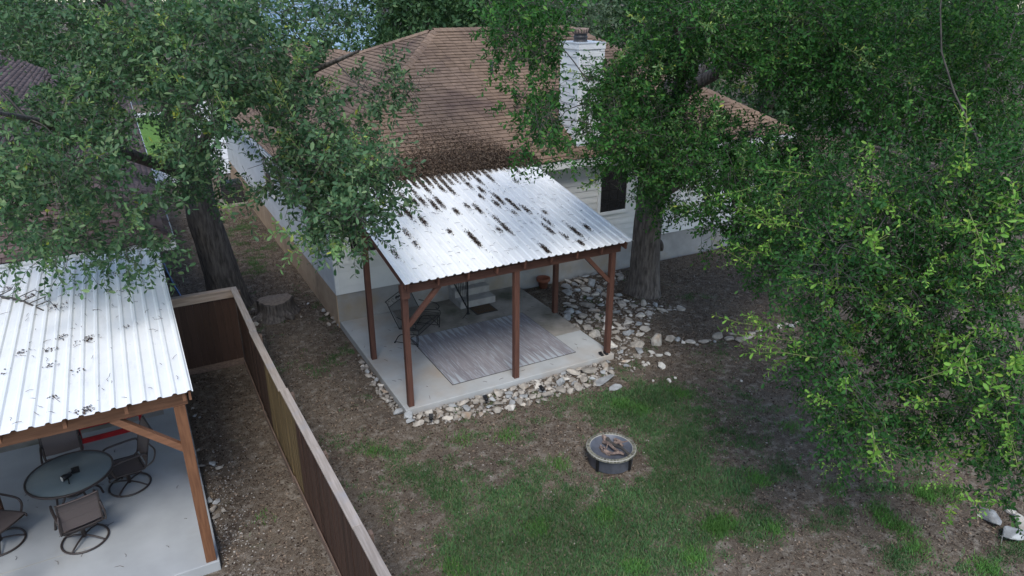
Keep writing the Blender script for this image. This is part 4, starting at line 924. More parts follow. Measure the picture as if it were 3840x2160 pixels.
spots = [(305, 275, 75, 170), (370, 215, 40, 80), (405, 210, 55, 90), (460, 235, 60, 110), (490, 220, 60, 110), (268, 280, 30, 40), (310, 230, 40, 50), (390, 320, 45, 80), (580, 268, 30, 55), (625, 240, 30, 35), (685, 255, 45, 80), (720, 190, 30, 40), (715, 155, 40, 60), (805, 200, 60, 110), (832, 215, 30, 50), (890, 240, 45, 60), (950, 255, 45, 60), (770, 228, 35, 50), (858, 275, 30, 25), (825, 347, 60, 100), (800, 360, 25, 30), (645, 405, 70, 130), (665, 430, 30, 40), (525, 375, 25, 30), (1047, 460, 45, 110), (1030, 320, 50, 40), (1062, 350, 50, 40), (1130, 400, 35, 30), (1170, 358, 50, 40), (1215, 372, 35, 60), (1240, 352, 35, 50), (1215, 430, 25, 50), (1050, 370, 30, 25), (275, 480, 50, 35), (370, 430, 40, 30), (320, 380, 35, 35), (1045, 270, 25, 25), (770, 300, 40, 30), (250, 170, 60, 60), (300, 185, 40, 40), (360, 160, 50, 50), (430, 150, 50, 60), (740, 95, 60, 80), (690, 105, 60, 70), (640, 130, 50, 60), (880, 60, 50, 50), (870, 110, 30, 20), (940, 98, 20, 20), (560, 150, 60, 90), (500, 150, 40, 50)]
P = []
for x, y, L, k in spots:
    c = on_roof(*z1p(x, y)); ri = math.floor((c[0] - 3.95) / .171); cx = 3.95 + ri * .171 + .046
    for _ in range(int(k * 2.3)):
        yy = c[1] + random.gauss(0, L * .0027); xx = cx + random.gauss(0, .030)
        if yy < 11.5 or yy > 15.7: continue
        P.append((xx, yy, ZB(yy) + .006 + random.random() * .018))
pile(np.array(P), 'litter_d', 'leaf_clumps', 'dark leaf clumps caught between the ribs of the corrugated patio roof', (.022, .042))
for fn, nm, (x0, x1, y0, y1), zf, n in ((0, 'dry oak catkins and twigs scattered on the striped rug patio roof', (4, 9, 11.5, 15.5), ZB, 240), (1, 'dry twigs scattered over the white ribbed roof', (-3.2, .1, 9, 14.6), ZL, 150), (2, 'fine twigs and leaf bits dropped on the patio slab', (3.95, 8.8, 11.6, 15.6), lambda y: .105, 90), (3, 'leaf bits on the pale concrete slab', (-3, 0, 9.2, 13), lambda y: .10, 30)):
    mb = MB()
    for _ in range(n):
        x, y = random.uniform(x0, x1), random.uniform(y0, y1); a = random.gauss(1.5, .9); L = random.uniform(.02, .075); b = random.uniform(-.8, .8); z = zf(y) + .024
        if fn == 2 and 5.0 < x < 8.2 and 11.9 < y < 14.5: continue
        p1 = (x + L * math.cos(a), y + L * math.sin(a), z + .004 if fn < 2 else z); p2 = (p1[0] + L * math.cos(a + b), p1[1] + L * math.sin(a + b), z)
        mb.tube([(x, y, z), p1, p2], [.0035, .003, .002], 3)
    o = mb.build('twig_litter', 'litter_d'); stuff(o); tag(o, nm, 'twig litter')
c4 = lambda x, y: (x * .8696, 900 + y * .8696)
def on_lroof(u, v):
    d = ray(u, v); t = (3.0 - .02 * 8.84 - CAMZ) / (d[2] - .02 * d[1]); return CAM + d * t
P = []
for x, y, s, k in ((268, 425, .05, 26), (382, 430, .07, 50), (218, 478, .05, 26), (225, 545, .04, 22), (97, 490, .05, 24), (365, 738, .05, 60), (228, 682, .04, 16), (250, 290, .07, 40), (145, 240, .06, 30), (35, 210, .06, 24), (495, 150, .07, 24), (540, 380, .04, 14), (340, 570, .05, 14), (350, 240, .04, 14), (515, 225, .04, 12), (35, 575, .05, 14)):
    c = on_lroof(*c4(x, y))
    for _ in range(k): P.append((c[0] + random.gauss(0, s), c[1] + random.gauss(0, s), c[2] + .008 + random.random() * .02))
pile(np.array(P), 'litter_d', 'leaf_clumps', 'small dark catkin clumps on the white ribbed roof over the glass table', (.02, .05))
fb = on_lroof(*c4(190, 305)); fa = on_lroof(*c4(-40, 245)); br = MB(); br.tube(smooth_path([fa, Vector(fa) * .5 + Vector(fb) * .5 + Vector((0, .12, .03)), fb], 4), [.03 - .0025 * i for i in range(9)], 7)
for k in range(7):
    t = k / 7; p = Vector(fa) * (1 - t) + Vector(fb) * t + Vector((0, .05, .03)); br.tube([p, p + Vector((random.uniform(-.1, .3), random.uniform(-.3, .35), .06)), p + Vector((random.uniform(0, .5), random.uniform(-.5, .5), .03))], [.01, .007, .003], 5)
tag(br.build('fallen_branch', 'twig', None, True), 'bare grey fallen branch lying on the white ribbed roof', 'branch')
# ------------------------------------------------------------------ trees
def unit(a): return a / np.maximum(np.linalg.norm(a, axis=-1, keepdims=True), 1e-9)
def leaf_verts(B, D, Nn, L, W, hi=True):
    """leaves from base points B, directions D, normals Nn; obovate with a fold along the midrib"""
    S = unit(np.cross(D, Nn)); Nn = unit(np.cross(S, D)); n = len(B); L = L[:, None]; W = W[:, None]
    if hi:
        V = np.stack([B, B + D * L * .40 + S * W * .42 + Nn * W * .10, B + D * L * .78 + S * W * .44 + Nn * W * .06, B + D * L - Nn * L * .06, B + D * L * .78 - S * W * .44 + Nn * W * .06, B + D * L * .40 - S * W * .42 + Nn * W * .10], 1)
        i = np.arange(n)[:, None] * 6; F = np.concatenate([i + np.array([[0, 1, 2, 3]]), i + np.array([[0, 3, 4, 5]])], 0)
    else:
        V = np.stack([B, B + D * L * .6 + S * W * .5, B + D * L, B + D * L * .6 - S * W * .5], 1)
        i = np.arange(n)[:, None] * 4; F = i + np.array([[0, 1, 2, 3]])
    return V.reshape(-1, 3), F
def twig_leaves(S0, D0, TL, k, L0, droop=.25, hi=True, wr=.46):
    """k leaves along each twig; returns leaf mesh arrays and thin twig arrays"""
    n = len(S0); t = (np.arange(k) + .6) / k
    bend = rng.normal(0, .25, (n, 1, 3)) + np.array([0, 0, -droop])
    pos = S0[:, None] + D0[:, None] * (TL[:, None] * t)[..., None] + bend * ((TL[:, None] * t) ** 2)[..., None] * .9
    tan = unit(D0[:, None] + bend * (TL[:, None] * t)[..., None] * 1.8)
    ref = unit(np.cross(tan, np.array([0.3, 0.2, 1.0]))); ref2 = np.cross(tan, ref); ph = (np.arange(k) * 2.4)[None] + rng.random((n, 1)) * 6.28
    side = ref * np.cos(ph)[..., None] + ref2 * np.sin(ph)[..., None]
    D = unit(tan * .62 + side * .85 + rng.normal(0, .22, (n, k, 3)) + np.array([0, 0, -.05])); Nn = unit(np.array([0, 0, .55]) + rng.normal(0, .55, (n, k, 3)) + tan * .25)
    L = L0 * (.55 + .8 * rng.random((n, k))); V, F = leaf_verts(pos.reshape(-1, 3), D.reshape(-1, 3), Nn.reshape(-1, 3), L.ravel(), L.ravel() * wr * (.85 + .3 * rng.random(n * k)), hi)
    e = S0 + D0 * TL[:, None] + bend[:, 0] * (TL ** 2)[:, None] * .9; m = S0 + D0 * TL[:, None] * .5 + bend[:, 0] * (TL[:, None] * .5) ** 2 * .9
    return V, F, (S0, m, e)
def tri_tubes(segs):
    """segs: list of (A, B, ra, rb) arrays -> 3-sided tubes"""
    A = np.concatenate([s[0] for s in segs]); B = np.concatenate([s[1] for s in segs]); ra = np.concatenate([np.broadcast_to(s[2], len(s[0])) for s in segs]); rb = np.concatenate([np.broadcast_to(s[3], len(s[0])) for s in segs])
    d = unit(B - A); u = unit(np.cross(d, np.array([.31, .95, .12]))); w = np.cross(d, u); n = len(A); V = np.zeros((n, 6, 3))
    for k in range(3):
        o = u * math.cos(2.094 * k) + w * math.sin(2.094 * k); V[:, k] = A + o * ra[:, None]; V[:, 3 + k] = B + o * rb[:, None]
    i = np.arange(n)[:, None] * 6; F = np.concatenate([i + np.array([[k, (k + 1) % 3, 3 + (k + 1) % 3, 3 + k]]) for k in range(3)], 0); return V.reshape(-1, 3), F
def trunk_mesh(path, rad, name, parent, nseg=30, per=7, flare=.35, rough=.05):
    P = smooth_path(path, per); m = len(P); rr = np.interp(np.linspace(0, 1, m), np.linspace(0, 1, len(rad)), rad); V = []; up = Vector((0, 0, 1)); u = Vector((1, 0, 0)); s = 0
    for i in range(m):
        d = (P[min(i + 1, m - 1)] - P[max(i - 1, 0)]).normalized(); u = (u - d * u.dot(d)).normalized(); w = d.cross(u); s += (P[i] - P[i - 1]).length if i else 0
        fl = 1 + flare * math.exp(-s / .35)
        for k in range(nseg):
            a = 2 * math.pi * k / nseg; r = rr[i] * fl * (1 + .05 * math.sin(3 * a + s * .5) + .04 * math.sin(5 * a - s * .9 + 1) + .12 * (fl - 1) * math.sin(5 * a + 2))
            r *= 1 + rough * (abs(math.sin(k * 2.5 + math.sin(s * 3.1) * 1.2)) - .5) + rough * .8 * (random.random() - .5); V.append(P[i] + (u * math.cos(a) + w * math.sin(a)) * r)
    F = [[i * nseg + k, i * nseg + (k + 1) % nseg, (i + 1) * nseg + (k + 1) % nseg, (i + 1) * nseg + k] for i in range(m - 1) for k in range(nseg)]
    return link(name, raw_mesh(name, V, F, 'bark', True), parent)
def sample_px(polys, holes=()):
    """clump centres from outlines in the photograph: (polygon, count, near depth, far depth, radius)"""
    C = []
    for poly, n, d0, d1, r in polys:
        us = [p[0] for p in poly]; vs_ = [p[1] for p in poly]; got = []; tries = 0
        while len(got) < n and tries < n * 60:
            tries += 1; best = None
            for _ in range(6):
                u, v = random.uniform(min(us), max(us)), random.uniform(min(vs_), max(vs_))
                if not inpoly(np.array(u), np.array(v), poly): continue
                if any((u - a) ** 2 / b ** 2 + (v - c) ** 2 / e ** 2 < 1 for a, c, b, e in holes): continue
                dm = min([(u - x) ** 2 + (v - y) ** 2 for x, y in got] or [1e9])
                if best is None or dm > best[0]: best = (dm, u, v)
            if best:
                got.append(best[1:]); C.append((*at(best[1], best[2], random.uniform(d0, d1)), r * random.uniform(.8, 1.2)))
    return C
def outside_frame(C, m=40):
    out = []
    for c in C:
        q = proj(np.array(c[:3])); rp = c[3] * FPX / max(q[2], .5) + m
        if np.linalg.norm(np.array(c[:3]) - CAM) < c[3] + 4.0: continue
        if q[2] < 0 or q[0] < -rp or q[0] > 3840 + rp or q[1] < -rp or q[1] > 2160 + rp: out.append(c)
    return out
def dome(c, rx, ry, rz, n, r):
    out = []
    for _ in range(n):
        d = unit(np.array([random.gauss(0, 1), random.gauss(0, 1), random.gauss(.25, 1)])) * random.uniform(.55, 1.0) ** .5; out.append((c[0] + d[0] * rx, c[1] + d[1] * ry, c[2] + d[2] * rz, r * random.uniform(.8, 1.2)))
    return out
def crown(tree, clumps, nodes, leafmat_, L0, twigs, k=15, tl=(.25, .55), hi=True, droop=.25, holes=(), twigmat='twig', br_r=.007, frame_holes=True):
    """leafy twigs in every clump, branches joining each clump to the nearest limb"""
    C = np.array(clumps); S = []; D = []; T = []; segs = []
    nodes = [np.array(p, float) for p in nodes]; root = nodes[0]; order = np.argsort(np.linalg.norm(C[:, :3] - np.mean(nodes, 0), axis=1)); sg = []
    for i in order:
        c = C[i, :3]; dn = [np.linalg.norm(c - p) for p in nodes]; a = nodes[int(np.argmin(dn))]; m = (a + c) / 2 + rng.normal(0, .10, 3) * np.linalg.norm(c - a) + np.array([0, 0, .08 * np.linalg.norm(c - a)]); L = np.linalg.norm(c - a)
        r0 = .007 + min(.016, br_r * L); pts = smooth_path([a, m, c], 3); n_ = len(pts)
        for j in range(n_ - 1): sg.append((np.array(pts[j])[None], np.array(pts[j + 1])[None], r0 * (1 - .8 * j / n_), r0 * (1 - .8 * (j + 1) / n_)))
        nodes += [m, c]; r = C[i, 3]; n = int(twigs * (r / .6) ** 1.5)
        d = unit(rng.normal(0, 1, (n, 3))); s = c + d * (r * (.15 + .85 * rng.random(n)[:, None] ** .6)) * np.array([1, 1, .85])
        dr = unit(d * .9 + rng.normal(0, .45, (n, 3)) + np.array([0, 0, .12 - droop])); S.append(s); D.append(dr); T.append(rng.uniform(tl[0], tl[1], n)); sub = rng.random(n) < .5
        segs.append((s[sub] - dr[sub] * .16 - d[sub] * .10 + rng.normal(0, .04, (int(sub.sum()), 3)), s[sub], .005, .0035))
    S = np.concatenate(S); D = np.concatenate(D); T = np.concatenate(T)
    if holes:                                            # keep real gaps in the foliage
        q = proj(S + D * (T * .5)[:, None]); kp = np.ones(len(S), bool)
        for a, c, b, e in holes: kp &= ((q[:, 0] - a) / b) ** 2 + ((q[:, 1] - c) / e) ** 2 > rng.uniform(.75, 1.1, len(S))
        S, D, T = S[kp], D[kp], T[kp]
    V, F, (s, m, e) = twig_leaves(S, D, T, k, L0, droop, hi)
    o = stuff(link('crown', raw_mesh('crown', V, F, leafmat_), tree)); segs = segs + [(s, m, .0035, .003), (m, e, .003, .0018)] if hi else []
    V, F = tri_tubes(segs + sg); stuff(link('branches', raw_mesh('branches', V, F, twigmat), tree)); return S, D
def sprigs(tree, where, n, leafm, stemm, L0=.045, size=(.9, 1.5), up=.25):
    """young pale shoots at the ends of the branches, each a part of its tree"""
    protos = []
    for _ in range(6):
        TL = random.uniform(.36, .55); V, F, (s, m, e) = twig_leaves(np.array([[0, 0, 0.]]), np.array([[0, 0, 1.]]), np.array([TL]), 24, L0, 0, True, .40)
        V2, F2 = tri_tubes([(s, m, .004, .003), (m, e, .003, .0015)]); nv = len(V)
        sd = unit(rng.normal(0, 1, (2, 3)) * np.array([1, 1, .2]) + np.array([0, 0, .6])); Va, Fa, (s3, m3, e3) = twig_leaves(np.array([[0, 0, TL * .35], [0, 0, TL * .55]]), sd, np.array([.20, .16]), 10, L0 * .85, 0, True, .40)
        V3, F3 = tri_tubes([(s3, e3, .0025, .0015)])
        Vt = np.concatenate([V, Va, V2, V3]); Ft = np.concatenate([F, Fa + nv, F2 + nv + len(Va), F3 + nv + len(Va) + len(V2)]); me = raw_mesh('shoot', Vt, Ft, leafm); me.materials.append(MT[stemm])
        mi = np.zeros(len(Ft), np.int32); mi[len(F) + len(Fa):] = 1; me.polygons.foreach_set('material_index', mi); protos.append(me)
    for _ in range(n):
        p, d = random.choice(where); o = link('shoot', random.choice(protos), tree); d = Vector(d) + Vector((random.gauss(0, .35), random.gauss(0, .35), random.gauss(up, .3)))
        o.rotation_euler = d.normalized().to_track_quat('Z', 'Y').to_euler(); o.location = Vector(p) - tree.location; s = random.uniform(*size); o.scale = (s, s, s)

HI_ = True
# --- left oak: trunk between the fence and the white house, crown spreading toward both canopies
b = gz(862, 1150); tA = thing('oak_tree', 'leaning live oak with dark furrowed trunk behind the fence corner', 'tree', (0, 0, 0))
tp = [(b[0], b[1], -.05), (b[0] - .02, b[1] - .03, .5), (b[0] - .14, b[1] - .1, 1.5), (b[0] - .28, b[1] - .2, 2.6), (b[0] - .34, b[1] - .3, 3.6), (b[0] - .5, b[1] - .5, 5.0), (b[0] - .9, b[1] - .9, 6.6), (b[0] - 1.2, b[1] - 1.2, 8.6)]
trunk_mesh(tp, (.44, .43, .40, .38, .33, .26, .20, .12), 'trunk', tA)
limbA = [[tp[4], (1.6, 15.6, 5.2), (2.6, 12.6, 6.3), (3.2, 10.6, 6.9)], [tp[4], (-.3, 15.4, 5.0), (-1.0, 12.6, 5.9), (-1.3, 10.3, 6.4)], [tp[5], (2.2, 17.0, 6.2), (3.2, 15.2, 6.6)], [tp[6], (-1, 15.0, 9.4), (-.5, 12.2, 10.2)]]
ndA = list(tp[4:])
for L in limbA: trunk_mesh(L, (.15, .10, .055, .02), 'limb', tA, 12, 5, 0, .05); ndA += [tuple(p) for p in smooth_path(L, 3)[2:]]
holesA = [(545, 520, 62, 105), (300, 560, 55, 40), (200, 800, 60, 45), (480, 700, 50, 45), (120, 470, 50, 35), (500, 385, 55, 38), (700, 385, 36, 26), (905, 545, 48, 75), (760, 385, 40, 25), (90, 262, 140, 55), (420, 815, 50, 48), (330, 690, 40, 35), (600, 640, 34, 44), (1245, 275, 75, 60), (1000, 560, 45, 50), (940, 420, 40, 40), (1265, 190, 50, 45), (1620, 150, 130, 90), (1380, 130, 110, 60), (1640, 420, 90, 170), (1300, 420, 60, 40), (690, 815, 130, 62), (1050, 800, 70, 70), (870, 590, 45, 60), (960, 640, 45, 50), (520, 620, 48, 60), (70, 330, 90, 40)]
pA = [([(0, 0), (560, 0), (620, 120), (560, 330), (430, 420), (250, 380), (0, 230)], 26, 11, 14, .62),
      ([(0, 420), (230, 360), (430, 470), (480, 600), (560, 820), (560, 930), (420, 990), (250, 960), (120, 940), (0, 860)], 34, 9.0, 12.0, .55),
      ([(560, 0), (1110, 0), (1150, 160), (1200, 300), (1330, 470), (1300, 560), (1180, 640), (1000, 640), (820, 520), (640, 480), (560, 320)], 44, 9.6, 13.0, .58),
      ([(600, 440), (840, 500), (840, 680), (720, 720), (600, 700)], 11, 13, 16, .55),
      ([(980, 620), (1230, 600), (1450, 590), (1440, 740), (1380, 850), (1300, 880), (1200, 800), (1060, 730)], 21, 9.6, 11.6, .46),
      ([(1280, 800), (1400, 800), (1330, 930), (1290, 910)], 3, 9.8, 10.4, .30),
      ([(1300, 300), (1460, 240), (1570, 310), (1520, 360), (1380, 390)], 6, 11, 13, .30), ([(1150, 0), (1330, 0), (1290, 110), (1190, 120)], 4, 12, 14, .4)]
cA = sample_px(pA, holesA)
cA += outside_frame(dome((.2, 14.5, 9.0), 6.5, 6.5, 3.2, 30, .95))
SA, DA = crown(tA, cA, ndA, 'leaf_a', .096, 32, 13, hi=HI_, droop=.22, holes=holesA)
qA = proj(SA); ok = np.where((qA[:, 0] > 0) & (qA[:, 0] < 1500) & (qA[:, 1] > 0) & (qA[:, 1] < 900) & (qA[:, 2] < 11.2))[0]
sprigs(tA, [(SA[i] + DA[i] * .2, DA[i]) for i in ok], 90, 'leaf_newa', 'stem', .062, (.9, 1.6), .45)

# --- right oak: thick trunk behind the rug patio
b = gz(2414, 1096); tB = thing('oak_tree', 'thick straight live oak trunk beside the right end of the rug patio', 'tree', (0, 0, 0))
tp = [(b[0], b[1], -.05), (b[0], b[1], .5), (b[0] - .02, b[1] + .02, 1.6), (b[0] + .02, b[1] + .05, 2.7), (b[0] + .03, b[1] + .05, 3.8), (b[0] + .5, b[1] + .2, 5.2), (b[0] + 1.2, b[1] + .3, 6.6), (b[0] + 1.8, b[1], 8.4)]
trunk_mesh(tp, (.39, .385, .37, .36, .30, .24, .19, .12), 'trunk', tB)
limbB = [[tp[3], (b[0] + 1.0, b[1] - .1, 3.1), (b[0] + 2.2, b[1] + .1, 3.6), (b[0] + 3.4, b[1] - .4, 4.4)], [tp[4], (b[0] - .7, b[1] - 1.4, 5.2), (b[0] - 2.0, b[1] - 3.0, 6.6), (b[0] - 3.1, b[1] - 3.8, 7.4)], [tp[4], (b[0] + 1.6, b[1] + .8, 5.4), (b[0] + 3.4, b[1] + 1.4, 6.2), (b[0] + 5.2, b[1] + 1.2, 7.4)], [tp[5], (b[0] + 1.3, b[1] - 1.8, 6.4), (b[0] + 2.4, b[1] - 3.6, 7.4)], [tp[6], (b[0] + 3.4, b[1] - 1.6, 8.0), (b[0] + 4.8, b[1] - 3.5, 9.0)], [tp[6], (b[0] - .2, b[1] - .9, 8.6), (b[0] - 1.8, b[1] - 2.2, 10)]]
ndB = list(tp[4:])
for L in limbB: trunk_mesh(L, (.20, .14, .08, .025), 'limb', tB, 12, 5, 0, .05); ndB += [tuple(p) for p in smooth_path(L, 3)[2:]]
MB().lathe([(0, -.05), (.16, -.03), (.17, .03), (.10, .07), (.0, .07)], 14).build('branch_scar', 'bark', tB, True, (b[0] + .36, b[1] - .1, 1.35), (0, R(80), R(-20)))
holesB = [(2670, 330, 62, 40), (2800, 380, 105, 50), (2890, 430, 60, 35), (2580, 740, 60, 32), (2720, 815, 55, 28), (2138, 330, 48, 190), (2235, 185, 45, 32), (2190, 120, 75, 60), (1690, 330, 120, 330), (2298, 730, 80, 80), (2560, 880, 70, 60), (2680, 900, 60, 40), (1760, 300, 60, 200), (1960, 300, 26, 60), (2410, 960, 70, 130), (2660, 280, 60, 45), (2300, 200, 35, 25)]
pB = [([(1810, 0), (2110, 0), (2100, 200), (2070, 400), (2090, 540), (2050, 590), (1990, 540), (1940, 450), (1920, 330), (1870, 200), (1830, 90)], 24, 10.5, 13.0, .40),
      ([(2230, 240), (2420, 170), (2600, 250), (2660, 480), (2560, 680), (2380, 690), (2250, 650), (2200, 560), (2290, 470), (2250, 330)], 38, 13.0, 16.0, .58),
      ([(2450, 0), (3150, 0), (3150, 280), (2960, 330), (2760, 250), (2560, 220), (2480, 110)], 40, 12.0, 16.0, .75),
      ([(2640, 470), (2980, 480), (3100, 640), (2960, 800), (2760, 820), (2620, 700)], 26, 12.5, 16.5, .62),
      ([(2640, 800), (2960, 820), (2900, 1010), (2760, 960), (2680, 930)], 10, 13, 15, .45), ([(2190, 270), (2330, 230), (2340, 540), (2240, 560), (2190, 480)], 10, 12.0, 14.0, .36), ([(2580, 560), (3000, 560), (3000, 920), (2720, 900), (2580, 760)], 14, 13, 16, .5), ([(2450, 790), (2560, 700), (2600, 820), (2520, 850)], 4, 15, 17, .4),
      ([(3100, 0), (3840, 0), (3840, 620), (3400, 640), (3080, 560), (3060, 300)], 46, 12.5, 17.0, .85)]
cB = sample_px(pB, holesB)
cB += outside_frame(dome((11.5, 12.0, 10.0), 7.0, 6.5, 3.4, 32, 1.0))
SB, DB = crown(tB, cB, ndB, 'leaf_b', .084, 38, 14, hi=HI_, droop=.2, holes=holesB)
qB = proj(SB); ok = np.where((qB[:, 0] > 2150) & (qB[:, 0] < 3840) & (qB[:, 1] > 0) & (qB[:, 1] < 950) & (qB[:, 2] < 14.0))[0]
sprigs(tB, [(SB[i] + DB[i] * .2, DB[i]) for i in ok], 90, 'leaf_newa', 'stem', .058, (.9, 1.5), .4)

# --- near oak at the right edge: trunk out of frame, drooping branches with pale new growth
tC = thing('oak_tree', 'live oak with drooping branches and yellow green new shoots above the boulders', 'tree', (0, 0, 0))
tp = [(16.4, 3.2, -.05), (16.3, 3.2, 1.2), (16.1, 3.4, 2.6), (15.5, 3.9, 4.0), (14.8, 4.6, 5.6), (14.4, 5.0, 7.6)]
trunk_mesh(tp, (.40, .36, .33, .27, .2, .12), 'trunk', tC)
limbC = [[tp[3], (12.8, 6.2, 4.6), (11.0, 6.8, 4.8), (9.6, 7.2, 4.6)], [tp[2], (13.0, 5.0, 3.6), (11.0, 4.8, 4.0), (9.4, 4.7, 3.9)], [tp[3], (13.4, 7.2, 4.6), (12.4, 8.6, 5.0)]]
ndC = list(tp[3:])
for L in limbC: trunk_mesh(L, (.11, .075, .05, .028), 'limb', tC, 10, 5, 0, .05); ndC += [tuple(p) for p in smooth_path(L, 3)[2:]]
holesC = [(3560, 1780, 110, 60), (3420, 1820, 90, 60), (3330, 1500, 45, 40), (3560, 1480, 30, 26), (3190, 1330, 50, 40), (3730, 1950, 70, 45)]
pC = [([(3840, 560), (3450, 640), (3080, 640), (2900, 760), (2860, 900), (2980, 1000), (3100, 1040), (3840, 1040)], 46, 8.6, 11.5, .52),
      ([(3080, 1000), (3840, 1000), (3840, 1500), (3600, 1560), (3300, 1560), (3120, 1560), (3040, 1400), (3060, 1200)], 34, 8.2, 10.6, .46),
      ([(3060, 1500), (3400, 1520), (3400, 1650), (3300, 1740), (3200, 1720), (3120, 1640)], 8, 8.6, 9.8, .34), ([(3560, 1500), (3840, 1500), (3840, 1900), (3720, 1860), (3660, 1700)], 9, 8.0, 9.4, .34), ([(3400, 1540), (3580, 1540), (3560, 1660), (3440, 1680)], 3, 9, 10, .3), ([(2990, 1230), (3060, 1250), (3060, 1420), (3000, 1430)], 3, 9, 10, .22)]
cC = sample_px(pC, holesC)
cC += outside_frame(dome((13.5, 5.0, 7.2), 4.6, 4.4, 2.6, 18, .9))
SC, DC = crown(tC, cC, ndC, 'leaf_c', .066, 48, 15, hi=HI_, droop=.25, holes=holesC, br_r=.008)
qC = proj(SC); ok = np.where((qC[:, 0] > 2850) & (qC[:, 0] < 3840) & (qC[:, 1] > 560) & (qC[:, 1] < 1900) & (qC[:, 2] < 10.4))[0]
low = [i for i in ok if qC[i, 1] > 700 or random.random() < .3]
sprigs(tC, [(SC[i] + DC[i] * .2, DC[i] * .5 + np.array([-.5, -.25, 0])) for i in low], 170, 'leaf_new', 'stem', .042, (1.1, 2.1), .32)
# ------------------------------------------------------------------ beyond the houses
def far_tree(x, y, h, rad, label, leafm='leaf_bg', n=34, L0=.25):
    t = thing('tree', label, 'tree', (0, 0, 0), 0, None)
    tp = [(x, y, -.05), (x + random.uniform(-.2, .2), y, h * .25), (x + random.uniform(-.4, .4), y, h * .5), (x + random.uniform(-.6, .6), y + .2, h * .8)]
    trunk_mesh(tp, (.26, .22, .17, .08), 'trunk', t, 10, 3, .3)
    nd = list(tp[1:])
    for k in range(3):
        a = random.random() * 6.28; L = [tp[1 + k % 2], (x + rad * .4 * math.cos(a), y + rad * .4 * math.sin(a), h * .55), (x + rad * .75 * math.cos(a), y + rad * .75 * math.sin(a), h * .72)]; trunk_mesh(L, (.12, .09, .04), 'limb', t, 8, 3, 0); nd += L[1:]
    C = dome((x, y, h * .62), rad, rad, h * .40, n, .95); crown(t, C, nd, leafm, L0, 17, 10, (.4, .8), False, .15, br_r=.006)
    return t
KIND = ['dense dark green tree behind the brown roof ridge', 'pale feathery green tree behind the brown roof ridge', 'tall dark oak beyond the driveway', 'broad oak beyond the neighbouring roof', 'dark tree beyond the right end of the white house', 'bushy tree across the street between the houses']
for x, y, h, r, kd in ((12.6, 36, 10.5, 2.0, 0), (16.5, 34, 9.0, 2.2, 0), (13.0, 31.5, 8.6, 2.4, 0), (22, 36, 9.5, 3.2, 1), (28, 33, 9.5, 3.4, 4), (35, 29, 9, 3.6, 4), (-6, 46, 11, 4.2, 3), (1.5, 63, 12, 4.5, 2), (9, 70, 12, 4.6, 5), (24, 55, 11, 4.2, 5), (33, 46, 11, 4.4, 4), (42, 38, 11, 4.6, 4), (-16, 52, 12, 5, 3), (17.5, 62, 12, 4.6, 5), (26, 24, 8, 3.0, 4), (-9, 70, 13, 5, 3), (34, 70, 13, 5, 5), (44, 56, 13, 5, 4), (-22, 84, 15, 6, 3), (-8, 88, 15, 6, 2), (4, 86, 15, 6, 2), (15, 88, 15, 6, 5), (27, 86, 15, 6, 5), (40, 84, 15, 6, 5), (54, 76, 15, 6, 4), (60, 62, 15, 6, 4), (56, 48, 14, 5.5, 4), (52, 34, 13, 5, 4), (30, 40, 11, 4, 4), (70, 42, 15, 6, 4), (80, 46, 16, 6.5, 4), (66, 33, 14, 6, 4), (80, 34, 16, 6, 4), (44, 26, 12, 4.5, 4), (50, 30, 12, 5, 4), (38, 21, 10, 4, 4), (58, 40, 14, 5.5, 4)):
    o = far_tree(x, y, h, r, KIND[kd], 'leaf_bg2' if kd == 1 else 'leaf_bg'); o['group'] = ['dark trees behind the ridge', 'pale trees behind the ridge', 'oaks beyond the driveway', 'trees beyond the neighbouring roof', 'trees right of the white house', 'trees across the street'][kd]
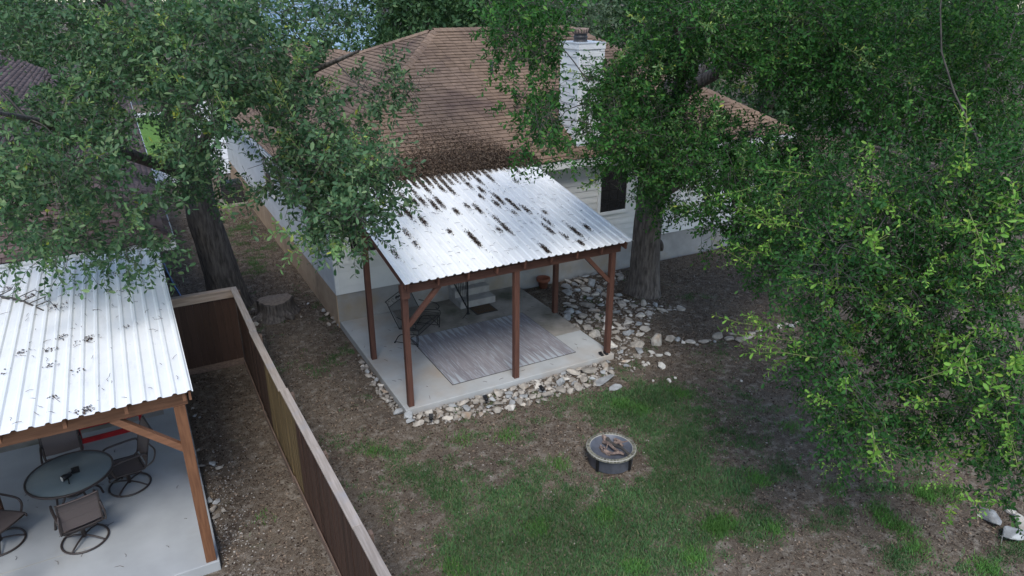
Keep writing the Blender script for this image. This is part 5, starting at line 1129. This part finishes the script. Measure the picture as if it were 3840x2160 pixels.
def far_house(name, label, x0, y0, x1, y1, h, wallm, roofm, pitch=.45, fas='trim', win=True):
    t = thing(name, label, 'house'); MB().box2((x0, y0, -.1), (x1, y1, h)).build('wall', wallm, t); r = (x1 - x0) / 2 + .4; xm = (x0 + x1) / 2
    rf = MB(); ym = (y0 + y1) / 2; ry = (y1 - y0) / 2 + .5
    rf.add([(x0 - .5, y0 - .5, h), (x1 + .5, y0 - .5, h), (x1 + .5, y1 + .5, h), (x0 - .5, y1 + .5, h), (x0 + ry - .5, ym, h + ry * pitch), (x1 - ry + .5, ym, h + ry * pitch)], [[0, 1, 5, 4], [1, 2, 5], [2, 3, 4, 5], [3, 0, 4]]).build('roof', roofm, t)
    siding(t, (x0, y0, 0), (1, 0, 0), (0, -1, 0), x1 - x0, .3, h - .05, .22, 20, wallm)
    MB().box2((x0 - .5, y0 - .52, h - .16), (x1 + .5, y0 - .5, h + .02)).build('fascia', fas, t)
    n = max(2, int((x1 - x0) / 3))
    for k in range(n if win else 0): window(t, (x0 + (k + .5) * (x1 - x0) / n - .5, y0, h - 2.0), (1, 0, 0), (0, -1, 0), 1.0, 1.3)
    return t
far_house('house', 'pale blue house glimpsed between the trees behind the brown roof', 9.6, 46, 15.2, 54, 8.3, 'blue_siding', 'shingle_n', .4, win=False)
far_house('house', 'dark house with deep porch behind the brown roof ridge', 17, 47, 30, 56, 5.9, 'darkwall', 'darkwall', .3, 'greywall')
far_house('house', 'grey house far beyond the neighbouring plum brown roof', -20, 62, -8, 70, 5.2, 'greywall', 'shingle_n')
# overhead cables and their pole
pole = thing('utility_pole', 'wooden utility pole carrying the overhead cables beyond the houses', 'utility pole', (-24, 50, 0)); MB().tube([(0, 0, -.1), (0, 0, 9.2)], [.16, .11], 10).build('pole', 'kick', pole, True); MB().box((0, 0, 8.6), (1.6, .1, .12)).build('cross_arm', 'kick', pole)
pole2 = thing('utility_pole', 'wooden utility pole right of the far houses carrying the cables', 'utility pole', (46, 42, 0)); MB().tube([(0, 0, -.1), (0, 0, 9.2)], [.16, .11], 10).build('pole', 'kick', pole2, True); MB().box((0, 0, 8.6), (1.6, .1, .12)).build('cross_arm', 'kick', pole2)
for k, z in enumerate((7.55, 7.3, 7.1)):
    P = [(-24 + 70 * t, 50 - 8 * t - .1, z - 1.0 * (1 - (2 * t - 1) ** 2) * .5) for t in [i / 24 for i in range(25)]]; o = MB().tube(P, .022, 5).build('overhead_cable', 'cable'); tag(o, 'overhead cable sagging across the trees behind the roofs', 'cable', 'overhead cables')
